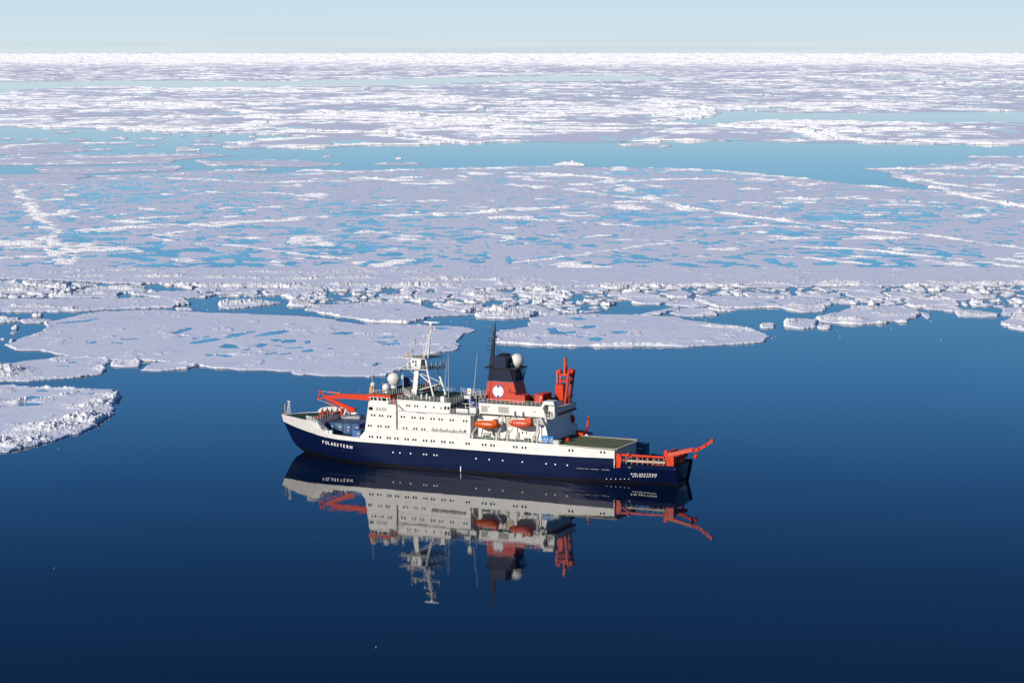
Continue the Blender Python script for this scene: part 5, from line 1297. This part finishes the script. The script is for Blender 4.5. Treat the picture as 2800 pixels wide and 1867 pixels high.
# ---- foremast
fm = empty('foremast', parent=ship)
MB().bar((42.55, -3, 17.88), (43.25, -3, 24.6), 1.15, 1.3, 1.1, 1.2).box(41.8, 43.3, -3.8, -2.2, 17.88, 19.3).build('column', MASTW, fm)
MB().plan([(39.0, -4.6), (46.6, -4.6), (49.0, 2.2), (41.6, 2.2)], 24.7, 24.88).build('lower_platform', WHITE, fm)
MB().plan([(39.1, -4.5), (46.5, -4.5), (48.9, 2.1), (41.7, 2.1)], 24.88, 24.92).build('lower_platform_deck', GREEN, fm)
MB().rail([(39.0, -4.6, 24.9), (46.6, -4.6, 24.9), (49.0, 2.2, 24.9), (41.6, 2.2, 24.9), (39.0, -4.6, 24.9)], h=.95, step=.9, r=.025).build('railing', RAILM, fm)
MB().prism([(42.0, 24.9), (44.6, 24.9), (44.9, 27.6), (41.7, 27.6)], -4.2, -1.2).build('lookout_house', MASTW, fm)
for x0, z0, s_ in ((42.55, 26.75, 1), (43.35, 26.75, 1), (43.35, 25.9, 1.1)): window(fm, x0, -4.25, z0, s_)
MB().plan([(39.5, -4.6), (46.3, -4.6), (48.3, 1.8), (42.4, 1.8)], 27.6, 27.8).build('upper_platform', WHITE, fm)
MB().plan([(39.6, -4.5), (46.2, -4.5), (48.2, 1.7), (42.5, 1.7)], 27.8, 27.84).build('upper_platform_deck', GREEN, fm)
MB().rail([(40.5, -4.5, 27.84), (46.3, -4.6, 27.84), (48.3, 1.8, 27.84), (42.4, 1.8, 27.84)], h=.9, step=.9, r=.025).build('railing', RAILM, fm)
def legs(name, P, Q, r): MB().tube(P, Q, r, n=8).build(name, MASTW, fm)
legs('leg', (46.6, -4.2, 24.8), (50.2, -7.4, 17.88), .26); legs('leg', (46.9, 1.2, 24.7), (49.9, .2, 17.88), .26); legs('leg', (46.0, -3.8, 27.7), (46.7, -4.2, 24.8), .24)
legs('brace', (43.8, -3, 23.4), (48.2, -5.6, 21.5), .15); legs('brace', (44.0, -2.6, 23.5), (48.6, .6, 20.9), .15); legs('brace', (43.3, -2.8, 19.0), (48.6, .6, 20.8), .17); legs('brace', (41.4, -4.2, 24.7), (42.6, -3, 23.2), .12)
up = MB(); T = (47.0, -3, 34.2)
for dx, dy in ((-.75, -.6), (.35, -.6), (-.1, .7)): up.tube((46.2 + dx, -3 + dy, 27.8), (47.05 + dx * .25, -3 + dy * .25, 34.2), .17)
for k in range(6):
    z = 28.6 + k * .95; u = (z - 27.8) / 6.4; c = 46.2 + .85 * u; s_ = 1 - .75 * u
    up.bar((c - .75 * s_, -3.6, z), (c + .35 * s_, -3.6, z + .7), .10, .10); up.bar((c - .75 * s_, -3.4, z), (c + .35 * s_, -3.4, z), .10, .10)
up.tube((47.05, -3, 34.0), (47.2, -3, 36.9), .16); up.build('lattice_tower', MASTW, fm)
MB().box(45.2, 49.3, -3.12, -2.88, 37.05, 37.35).box(46.9, 47.5, -3.3, -2.7, 36.5, 37.05).build('radar_scanner', WHITE, fm)
yd = MB(); yd.bar((41.1, -3, 31.0), (47.2, -3, 31.5), .14, .14).bar((47.2, -3, 31.5), (49.5, -3, 31.6), .1, .1).bar((45, -3, 31.3), (45, -3, 27.8), .08, .08).bar((44.4, -3, 31.2), (45, -3, 30.4), .06, .06)
yd.build('yard', MASTW, fm)
for a, z0, z1, r in ((41.3, 27.9, 33.6, .05), (42.5, 31.1, 32.9, .05), (43.9, 31.2, 32.2, .05), (49.4, 31.4, 32.9, .05), (45.2, 31.2, 33.2, .05), (46.1, 34.4, 35.9, .05), (48.1, 34.3, 36.2, .05)): MB().tube((a, -3, z0), (a, -3, z1), r).build('rod_antenna', MASTW, fm)
MB().ball((45.25, -3, 33.45), .32, 12, 8).build('small_dome', WHITE, fm, smooth=True)
MB().box(42.2, 42.7, -3.2, -2.8, 31.1, 32.6).box(41.3, 42.0, -3.2, -2.8, 31.0, 31.4).box(43.2, 43.8, -3.2, -2.8, 31.1, 31.8).box(46.0, 46.6, -3.3, -2.7, 34.6, 35.0).box(47.6, 48.4, -3.2, -2.8, 34.7, 34.9).box(46.7, 47.6, -3.3, -2.7, 35.3, 35.9).build('signal_lamps', GRAY, fm)
MB().tube((40.9, -4.0, 27.84), (40.9, -4.0, 29.0), .3).build('yellow_lamp', YELLOW, fm)
MB().tube((42.1, -4.0, 27.84), (42.1, -4.0, 28.6), .45).tube((42.1, -4, 29.1), (42.1, -4, 29.9), .35).build('searchlight', GRAY, fm)
MB().tube((41.0, -4.0, 24.92), (41.0, -4.0, 26.4), .42, .38, 10).build('white_canister', WHITE, fm)
MB().bar((39.7, -4.5, 27.8), (38.4, -4.6, 28.0), .12, .12).build('boom_light', WHITE, fm); MB().bar((39.2, -4.6, 24.9), (38.2, -4.6, 25.1), .12, .12).build('boom_light', WHITE, fm)
for a, t0 in ((47.6, -1), (48.2, .5), (47.0, -2.5), (48.6, 1.8)): MB().tube((a, t0, 24.9), (a, t0, 26.9), .07).box(a - .2, a + .2, t0 - .2, t0 + .2, 25.8, 26.2).build('sensor', GRAY, fm)
for a, z, w in ((46.2, 33.6, 1.0), (46.5, 34.9, 1.6), (47.9, 35.6, .8), (46.9, 33.0, 1.2), (44.0, 31.6, .9), (42.3, 31.8, .8), (41.7, 31.3, .6), (45.9, 30.1, .8), (47.4, 29.2, .9)): MB().bar((a - w / 2, -3.1, z), (a + w / 2, -3.1, z + .1), .12, .12).bar((a + w / 2, -3.1, z - .4), (a + w / 2, -3.1, z + .5), .08, .08).build('mast_fitting', MASTW, fm)
# bridge roof
def radome(c, r, zb, name='radome'):
    d = empty(name, parent=ship); MB().ball(c, r, 28, 16, z0=-.95).build('dome', CREAM if r > 1.5 else WHITE, d, smooth=True)
    MB().lathe((c[0], c[1], zb), [(r * .45, 0), (r * .45, c[2] - r * .9 - zb + .1)], 14).build('pedestal', WHITE, d); return d
d_ = radome((34.9, -.4, 21.25), 1.78, 18.9); MB().lathe((34.9, -.4, 21.2), [(1.80, 0), (1.80, .06)], 28).build('seam', GRAY, d_)
MB().box(33.85, 34.05, -2.05, -1.95, 20.6, 20.95).build('hatch', BLACK, d_)
radome((33.7, -10, 20.9), .68, 18.9)
d2 = empty('radome', parent=ship); MB().lathe((37.6, -10, 19.65), [(1.0, 0), (1.02, .75), (.93, 1.15), (.70, 1.5), (.38, 1.72), (.01, 1.8)], 24).build('dome', WHITE, d2, smooth=True)
MB().lathe((37.6, -10, 18.9), [(.42, 0), (.42, .8)], 12).build('pedestal', WHITE, d2)
MB().box(33.98, 34.6, -12.4, -11.8, 18.9, 20.7).build('yellow_locker', YELLOW, ship)
MB().lathe((34.6, -10.4, 19.9), [(.5, 0), (.2, .4), (.02, .42)], 12).bar((33.7, -9.6, 18.9), (34.6, -10.4, 20.0), .2, .2).build('searchlight', GRAY, ship)
for a, t0, z1 in ((34.3, -11.6, 25.2), (36.0, -9.0, 21.6), (36.2, -7.0, 21), (37.4, -5.5, 21), (39.2, -9.8, 21.3), (36.9, -3.0, 21)): MB().tube((a, t0, 18.9), (a, t0, z1), .045).build('whip_antenna', RAILM, ship)
MB().tube((38.2, -1.5, 18.9), (38.2, -1.5, 23.0), .1).box(37.8, 38.15, -1.7, -1.4, 21.6, 22.6).build('signal_post', RAILM, ship)
MB().tube((41.3, 5.9, 18.9), (41.3, 5.9, 20.6), .22).build('red_lamp', RED, ship)
for p, q in (((53.2, -5, 17.9), (53.2, -5, 29.3)), ((51.9, -5, 17.9), (52.8, -5, 28.0)), ((62.6, -9.6, 20), (63.7, -9.6, 30.5)), ((55.0, -1, 17.9), (55.0, -1, 20.5)), ((63.0, -8.8, 15), (63.0, -8.8, 21.4))): MB().tube(p, q, .07, .03).build('whip_antenna', RAILM, ship)
MB().box(61.2, 62.15, -10.2, -9.9, 20.0, 21.5).build('sign_panel', WHITE, ship); MB().lathe((61.68, -10.25, 20.75), [(.28, 0), (.28, .04)], 16, 'y').build('orange_mark', YELLOW, ship)
MB().bar((61.7, -9.9, 15), (61.7, -9.9, 20), .14, .14).build('panel_post', WHITE, ship)
lk = MB()                                               # raised walkway with glazed front behind the upper deck
lk.plan([(58.2, -6.0), (59.8, -5.6), (63.6, .5), (62.2, .8)], 18.1, 18.9); lk.build('bridge_gallery', WHITE, ship)
for k in range(4): MB().bar((59.9 + .9 * k, -5.5 + 1.5 * k, 18.5), (60.3 + .9 * k, -4.8 + 1.5 * k, 18.5), .1, .5).build('gallery_window', GLASS, ship)
MB().rail([(58.2, -6.0, 18.9), (59.8, -5.6, 18.9), (63.6, .5, 18.9)], step=.8).build('railing', RAILM, ship)
MB().box(58.3, 61.6, -11.0, -10.4, 15.1, 16.2).box(62.0, 63.8, -10.8, -9.0, 15.1, 16.6).build('deck_lockers', WHITE, ship)
fr = MB()
for a in (57.6, 59.2, 60.8): fr.bar((a, -7.2, 15.1), (a, -7.2, 17.0), .12, .12)
fr.bar((57.6, -7.2, 17.0), (60.8, -7.2, 17.0), .12, .12).bar((57.6, -7.2, 16.1), (60.8, -7.2, 16.1), .1, .1); fr.build('lashing_frame', RAILM, ship)

# ---- main crane aft of the funnel
cr_ = empty('main_crane', parent=ship)
MB().lathe((81.3, 4.6, 14.9), [(1.3, 0), (1.3, 1.3), (1.6, 1.35), (1.6, 1.7)], 16).build('pedestal', DRED, cr_)
MB().prism([(79.8, 16.5), (82.1, 16.5), (82.1, 21.2), (81.9, 21.9), (80.1, 21.9), (79.8, 21.2)], 3.4, 5.8).build('tower', RED, cr_, bevel=.05)
MB().box(78.3, 79.9, 3.6, 5.6, 16.2, 17.5).box(78.9, 82.4, 3.2, 6.0, 15.9, 16.5).build('machinery', DRED, cr_)
for t0 in (3.5, 5.7): MB().bar((80.5, t0, 21.8), (80.4, t0, 25.6), .5, .5).build('mast_leg', RED, cr_); MB().tube((80.35, t0 - .2, 22.6), (80.4, t0 - .2, 25.3), .10).build('hydraulic_ram', GRAY, cr_)
MB().bar((82.6, 3.3, 16.6), (83.7, 3.3, 25.7), .45, .55).build('boom_side', RED, cr_); MB().bar((82.7, 5.7, 16.6), (84.0, 5.7, 25.7), .6, .9).build('boom_side', DRED, cr_)
MB().box(80.3, 84.0, 3.4, 5.8, 22.7, 23.1).box(80.3, 83.6, 3.6, 5.6, 24.2, 24.8).box(80.6, 81.4, 3.2, 3.9, 24.9, 25.7).box(83.2, 84.2, 5.0, 6, 24.8, 25.8).build('crossbeam', RED, cr_)
MB().bar((82.4, 4.5, 24.2), (82.1, 4.5, 28.8), .9, .9, .6, .6).bar((82.6, 3.6, 24.2), (82.3, 3.9, 26.6), .3, .3).bar((83.5, 5.4, 24.2), (83.2, 5.0, 26.4), .3, .3).build('folded_jib', RED, cr_)
MB().lathe((83.9, 5.0, 18.9), [(.35, -.15), (.35, .15)], 12, 'y').bar((83.7, 3.3, 18.5), (84.2, 3.3, 19.3), .2, .2).build('hook_block', BLACK, cr_)
MB().rail([(78.2, 3.6, 17.5), (79.7, 3.6, 17.5)], h=.9, step=.7).build('railing', DRED, cr_)
MB().bar((82.9, 5.8, 14.9), (82.9, 5.8, 19), .05, .05).build('hoist_wire', BLACK, cr_)
# bow crane folded ahead of the bridge
bc = empty('bow_crane', parent=ship)
MB().tube((31.3, 4.0, 6.3), (31.3, 4.0, 15.8), .8, n=12).build('column', RED, bc)
MB().prism([(32.0, 14.5), (32.0, 16.3), (16.3, 15.75), (13.6, 15.1), (11.4, 15.1), (11.4, 14.55), (14.5, 14.3), (17.5, 14.55)], 3.6, 4.4).build('main_boom', RED, bc)
MB().prism([(12.0, 14.95), (11.6, 14.2), (18.4, 11.6), (19.4, 10.9), (20.4, 10.9), (21.1, 11.6), (20.7, 12.2), (19.6, 12.35)], 3.65, 4.35).build('folding_jib', RED, bc, bevel=.03)
lv = MB(); lv.bar((11.9, 4, 14.6), (10.2, 4, 16.1), .3, .35).bar((10.2, 4, 16.2), (9.7, 4, 13.8), .3, .3).bar((9.7, 4, 13.8), (11.8, 4, 14.6), .3, .3).lathe((10.2, 4, 16.1), [(.32, -.25), (.32, .25)], 12, 'y').lathe((9.75, 4, 13.9), [(.35, -.25), (.35, .25)], 12, 'y')
lv.build('linkage', RED, bc)
MB().tube((10.3, 4, 16.1), (13.0, 4, 16.0), .08).build('ram_rod', GRAY, bc); MB().tube((12.8, 4, 16.0), (16.4, 4, 15.85), .17).build('ram_cylinder', paint('orange_ram', (.75, .16, .03), .4), bc)
MB().tube((9.9, 3.6, 13.8), (12.4, 3.6, 13.1), .08).build('ram_rod', GRAY, bc); MB().tube((12.2, 3.6, 13.2), (15.3, 3.6, 12.2), .17).build('ram_cylinder', bpy.data.materials['orange_ram'], bc)
MB().lathe((20.1, 4, 11.55), [(.6, -.45), (.6, .45)], 14, 'y').build('sheave_head', RED, bc)
MB().bar((16.3, 4, 15.8), (16.2, 4, 17.0), .12, .12).bar((22.3, 4, 16.0), (22.2, 4, 17.1), .12, .12).bar((15.6, 4, 12.6), (15.7, 4, 10.9), .12, .12).build('guide_posts', RED, bc)

# ---- hangar end, landing deck and its gear
MB().plan([(88.0, -12.85), (102.95, -12.85), (102.95, 1.4), (88.0, 2.6)], 8.98, 9.06).build('landing_deck', OLIVE, ship)
rg = MB()
for k in range(48):
    w0, w1 = 2 * math.pi * k / 48, 2 * math.pi * (k + 1) / 48; c = (94.9, -5.1)
    rg.hexa(*[[(c[0] + r * math.cos(w), c[1] + r * math.sin(w), z) for r, w in ((4.9, w0), (5.25, w0), (5.25, w1), (4.9, w1))] for z in (9.06, 9.068)])
rg.build('landing_circle', paint('worn_yellow_marking', (.30, .20, .05), .7), ship)
tr = MB(); tr.box(88.0, 103.1, 1.9, 3.2, 8.9, 9.15).box(102.9, 103.9, -12.9, 1.6, 8.75, 8.95).build('deck_edge_net', paint('weathered_net', (.42, .39, .34), .8, dirt=.5, dirt_col=(.15, .10, .08)), ship)
MB().box(88.0, 102.9, -12.98, -12.9, 8.72, 8.92).build('deck_edge_trim', BEIGE, ship)
MB().tube((87.9, -7, 9.0), (87.9, -7, 9.9), .5, n=12).build('red_drum', RED, ship)
MB().box(86.4, 88.2, 2.2, 3.6, 9.0, 10.4).build('red_deck_winch', RED, ship, bevel=.05)
hp = empty('hose_pillar', parent=ship); MB().bar((88.7, 3.4, 9.2), (89.3, 3.4, 14.0), .45, .55, .4, .45).box(89.1, 89.6, 3.1, 3.7, 13.7, 14.1).build('pillar', RED, hp); MB().box(88.4, 89.2, 3.0, 3.8, 9.0, 9.4).build('foot', WHITE, hp)
rk = empty('rescue_davit', parent=ship); MB().lathe((83.6, 6.0, 12.7), [(.15, -1.1), (.65, -.7), (.75, 0), (.65, .7), (.15, 1.1)], 14).build('fast_boat_bow', RED, rk)
MB().bar((82.9, 6, 9), (82.9, 6, 12), .8, .8).bar((83.4, 6, 11.5), (84.9, 6, 11.3), .15, .15).bar((84.9, 6, 11.3), (85.0, 6, 9.2), .15, .15).build('davit_post', DRED, rk)
MB().prism([(85.4, 9.0), (86.1, 9.0), (86.2, 10.4), (85.9, 11.6), (85.7, 10.4)], 2.6, 2.9).build('furled_windsock', CREAM, ship)

# ---- aft working deck
gn = empty('stern_gantry', parent=ship)
PA_ = lambda a: port(a, 5) + .35
MB().bar((103.6, PA_(104), 7.35), (115.6, PA_(115.5), 7.3), .55, .5).build('long_beam', RED, gn)
MB().prism([(103.3, 4.1), (104.3, 4.1), (104.8, 6.2), (104.3, 7.6), (103.3, 7.6)], -12.2, -11.4).bar((105.0, -12, 5.9), (107.2, -12, 7.1), .2, .2).bar((106.5, -12, 7.5), (106.5, -12, 8.0), .4, .6).build('beam_end_support', RED, gn)
MB().bar((103.2, PA_(104) - .2, 5.95), (115.9, PA_(115.5) - .2, 6.0), .12, .5).build('beige_handrail', BEIGE, gn)
for k in range(9): a = 104.2 + 1.4 * k; MB().box(a, a + .12, PA_(a) - .05, PA_(a) + .1, 5.0, 7.1).build('stanchion', GRAY, gn)
MB().box(116.0, 118.0, -10.5, -9.2, 4.9, 7.8).prism([(115.4, 6.5), (116.6, 6.5), (116.4, 9.1), (115.4, 9.0)], -10.6, -9.8).build('gantry_foot', RED, gn, bevel=.04)
MB().box(115.4, 117.6, -3.2, -1.8, 4.0, 7.6).build('gantry_foot', DRED, gn)
MB().bar((116.3, -10.2, 7.9), (122.8, -10.0, 9.5), .8, 1.0, .7, .7).build('gantry_arm', paint('pale_red_paint', (.55, .085, .045), .45), gn)  # arm in a paler red than the rest of the gantry
MB().bar((115.4, -3.4, 7.3), (121.0, -4.6, 9.0), .7, .8, .6, .6).bar((121.0, -4.6, 9.0), (122.8, -9.6, 9.5), .7, .6).bar((115.8, -2.8, 8.2), (116.5, -10, 8.6), .6, .5).build('gantry_crossbeam', RED, gn)
jb = MB(); P_ = [(122.4, 9.3), (124.2, 9.7), (126.0, 10.7), (128.0, 12.2)]
for (x0, z0), (x1, z1) in zip(P_[:-1], P_[1:]):
    jb.bar((x0, -10.0, z0 + .35), (x1, -10.0, z1 + .25), .22, .22); jb.bar((x0, -10.0, z0 - .35), (x1, -10.0, z1 - .15), .22, .22); jb.bar((x0, -10.0, z0 - .35), (x1, -10.0, z1 + .25), .16, .16); jb.bar((x0, -9.4, z0), (x1, -9.4, z1), .2, .2)
    jb.box(x1 - .3, x1 + .2, -10.3, -9.4, z1 - .45, z1 + .5)
jb.build('jib', RED, gn)
MB().lathe((123.6, -9.8, 7.95), [(.1, -.75), (.5, -.4), (.58, 0), (.4, .4), (.1, .6)], 12).tube((123.6, -9.8, 8.4), (123.6, -9.8, 9.4), .12).build('hook_ball', RED, gn)
MB().box(117.2, 118.2, -8, -2.6, 4.6, 5.7).bar((117.4, -8.6, 6.2), (118.6, -3.0, 7.2), .7, 1.0).build('stern_roller', DRED, gn)
MB().box(111.8, 115.2, -10.2, -8.6, 4.3, 6.0).build('trawl_winch', DRED, gn)
wn_ = MB()
for a in (106.5, 109.0, 111.0): wn_.lathe((a, -6.5, 4.9), [(.9, -1), (.9, -.8), (.45, -.7), (.45, .7), (.9, .8), (.9, 1)], 12, 'y')
wn_.box(105.4, 112, -8.4, -7.7, 4.0, 5.2); wn_.build('deck_winches', DRED, gn)
MB().box(102.95, 103.15, -12.9, -12.2, 4.8, 5.9).build('corner_fender', CREAM, gn)
MB().box(105.4, 106.9, port(106, 4) - .02, port(106, 4) + .3, 4.1, 4.75).build('gangway_gate', paint('brass_brown', (.25, .16, .07), .6), ship)
# ship's names, letter by letter along the curve of the hull
def letters(word, a0, a1, zf, h, parent, sx):
    n = len(word)
    for i, ch in enumerate(word):
        a = a0 + (a1 - a0) * i / n; z = zf(a); tt = min(port(a, z), port(a, z + h)); t2 = min(port(a + .6, z), port(a + .6, z + h))
        text(ch, a, min(tt, t2) - .12, z, h * 1.38, LETTER, parent, sx, 'letter', math.atan2(t2 - tt, .6))
letters('POLARSTERN', 18.9, 29.2, lambda a: 4.55 - (a - 18.9) * .055, .82, hull, 1.02)
letters('POLARSTERN', 106.8, 113.6, lambda a: 2.35 + (a - 106.8) * .03, .42, hull, 1.32)
letters('BREMERHAVEN', 107.1, 113.3, lambda a: 1.78 + (a - 107.1) * .04, .30, hull, 1.36)
dk = MB()
for a, z in ((100.4, .9), (101.5, .95), (102.7, 1.0), (103.9, 1.05), (104.9, 1.1), (106.0, 1.15)): dk.box(a - .1, a + .1, port(a, z) - .05, port(a, z), z - .1, z + .1)
dk.build('draught_marks', LETTER, hull)
for a, z in ((41.0, 3.9), (43.0, 3.9), (46.1, 3.95), (49.9, 4.0), (50.7, 4.0), (52.9, 4.0), (53.7, 4.0), (64.9, 3.9), (68.6, 3.9), (72.4, 3.9), (77.9, 3.9), (84.5, 3.9), (87.0, 3.9), (90.3, 3.9)):
    MB().lathe((a, port(a, z) - .06, z), [(.2, 0), (.2, .06)], 10, 'y').build('porthole', LETTER, hull)
for k, a in enumerate((92.7, 93.9, 96.5, 99.3)): MB().box(a, a + 2.2, port(a, 3.3) - .05, port(a, 3.3) + .1, 3.28, 3.36).build('scratched_strake', GRAY, hull)
MB().box(21, 101, -12.99, -12.90, 3.02, 3.10).build('rubbing_strake', NAVY, hull)
MB().box(60.4, 60.6, -13.0, -12.9, .2, 1.6).build('discharge_streak', LETTER, hull)

# ---- containers: things that stand on the ship
def container(a, t0, z, L, W, H, mat, label, group=None, end='t', top=CTOP):
    r = on_ship('shipping_container', a, t0, z, label, 'container', group)
    MB().box(0, W, 0, L, 0, H).build('box', mat, r)
    MB().box(.05, W - .05, .05, L - .05, H, H + .04).build('roof', top, r)
    fr_ = MB()
    for x0 in (0, W - .12): fr_.box(x0, x0 + .12, -.04, 0, 0, H)
    fr_.box(.12, W - .12, -.04, 0, H - .14, H).box(.12, W - .12, -.04, 0, 0, .14); fr_.build('end_frame', mat, r)
    for x0 in (W * .27, W * .42, W * .58, W * .73): MB().box(x0 - .025, x0 + .025, -.07, -.01, .15, H - .15).build('lock_rod', GRAY, r)
    MB().box(W * .60, W * .88, -.03, -.01, H * .62, H * .70).build('marking_plate', LETTER, r); MB().box(W * .62, W * .72, -.03, -.01, H * .3, H * .42).build('marking_plate', LETTER, r)
    sd = MB()
    for k in range(int(L / .4)): sd.box(W, W + .05, .15 + .4 * k, .33 + .4 * k, .12, H - .12)
    sd.build('corrugation', mat, r)
row = [('deep blue container, first from the bow in the row on the foredeck', CBLUE), ('weathered lighter blue container, second from the bow in the row', CTEAL), ('blue container, third from the bow in the row on the foredeck', CBLUE), ('blue container at the aft end of the row, its dark side towards the bridge front', CBLUE)]
for k, (lab, mt) in enumerate(row): container(15.95 + 2.5 * k, -3.45 + .1 * k, 6.3, 6.05, 2.42, 2.6, mt, lab, 'containers on the foredeck')
for k in range(5): container(17.6 + 2.5 * k, 2.75, 6.3, 5.4, 2.42, 2.65, CBLUE, 'blue container with only its dull roof showing, %s from the bow in the back row' % ORD[k], 'containers in the back row')
container(27.9, -11.0, 6.25, 2.9, 2.6, 2.4, paint('vivid_container_blue', (.01, .11, .34), .5, dirt=.2, dirt_col=(.1, .1, .2)), 'single bright blue container close to the port rail below the bridge front')
container(35.3, 3.8, 18.92, 2.4, 3.4, 2.3, CBLUE, 'blue container on the bridge roof behind the big white radome')
container(57.6, -3.4, 15.1, 6.0, 2.45, 2.6, CBLUE, 'blue container standing between the lookout windows and the funnel casing')
container(60.3, -2.6, 15.1, 5.4, 2.0, 2.5, CBLUE, 'darker blue container pressed against the funnel casing front')
container(77.0, -3.5, 17.9, 5.8, 2.4, 2.1, RED, 'red container on the casing deck aft of the funnel', top=RED)
container(98.5, 4.6, 4.05, 2.6, 6.1, 3.7, CTEAL, 'tall teal blue container on the aft working deck behind the landing deck', top=CTOP)

# ---- two people at the lookout rail
def person(a, t0, z, rz, label):
    r = on_ship('person', a, t0, z, label, 'person', rz=rz)
    J = [((0, 0, .98), .15), ((0, 0, 1.22), .16), ((0, 0, 1.45), .17), ((0, 0, 1.55), .06), ((0, 0, 1.68), .10), ((0, 0, 1.80), .07), ((.19, 0, 1.44), .06), ((.26, -.06, 1.18), .05), ((.2, -.26, 1.05), .04), ((-.19, 0, 1.44), .06), ((-.26, -.06, 1.18), .05), ((-.2, -.26, 1.05), .04),
         ((.1, 0, .9), .10), ((.11, -.02, .5), .07), ((.11, 0, .08), .055), ((.11, -.14, .04), .05), ((-.1, 0, .9), .10), ((-.11, -.02, .5), .07), ((-.11, 0, .08), .055), ((-.11, -.14, .04), .05)]
    E_ = [(0, 1), (1, 2), (2, 3), (3, 4), (4, 5), (2, 6), (6, 7), (7, 8), (2, 9), (9, 10), (10, 11), (0, 12), (12, 13), (13, 14), (14, 15), (0, 16), (16, 17), (17, 18), (18, 19)]
    me = bpy.data.meshes.new('body'); me.from_pydata([j[0] for j in J], E_, []); o = link(bpy.data.objects.new('body', me), r)
    sk = o.modifiers.new('skin', 'SKIN'); sv = me.skin_vertices[0].data
    for i, j in enumerate(J): sv[i].radius = (j[1], j[1])
    sv[0].use_root = True
    o.modifiers.new('sub', 'SUBSURF').levels = 1
    bpy.context.view_layer.update()
    m2 = bpy.data.meshes.new_from_object(o.evaluated_get(bpy.context.evaluated_depsgraph_get()))
    o.modifiers.clear(); o.data = m2
    m2.materials.clear(); m2.materials.append(CLOTH); m2.materials.append(SKIN)
    for p in m2.polygons: p.material_index = 1 if p.center.z > 1.6 or (p.center.y < -.22 and p.center.z > .9) else 0
    MB().ball((0, .02, 1.78), .115, 10, 6, z0=-.1).build('dark_hat', CLOTH, r)
person(83.1, -9.5, 15.1, .3, 'person in dark clothes at the lookout rail, the one nearer the bow')
person(83.9, -9.4, 15.1, -.2, 'person in dark clothes at the lookout rail, the one nearer the stern')
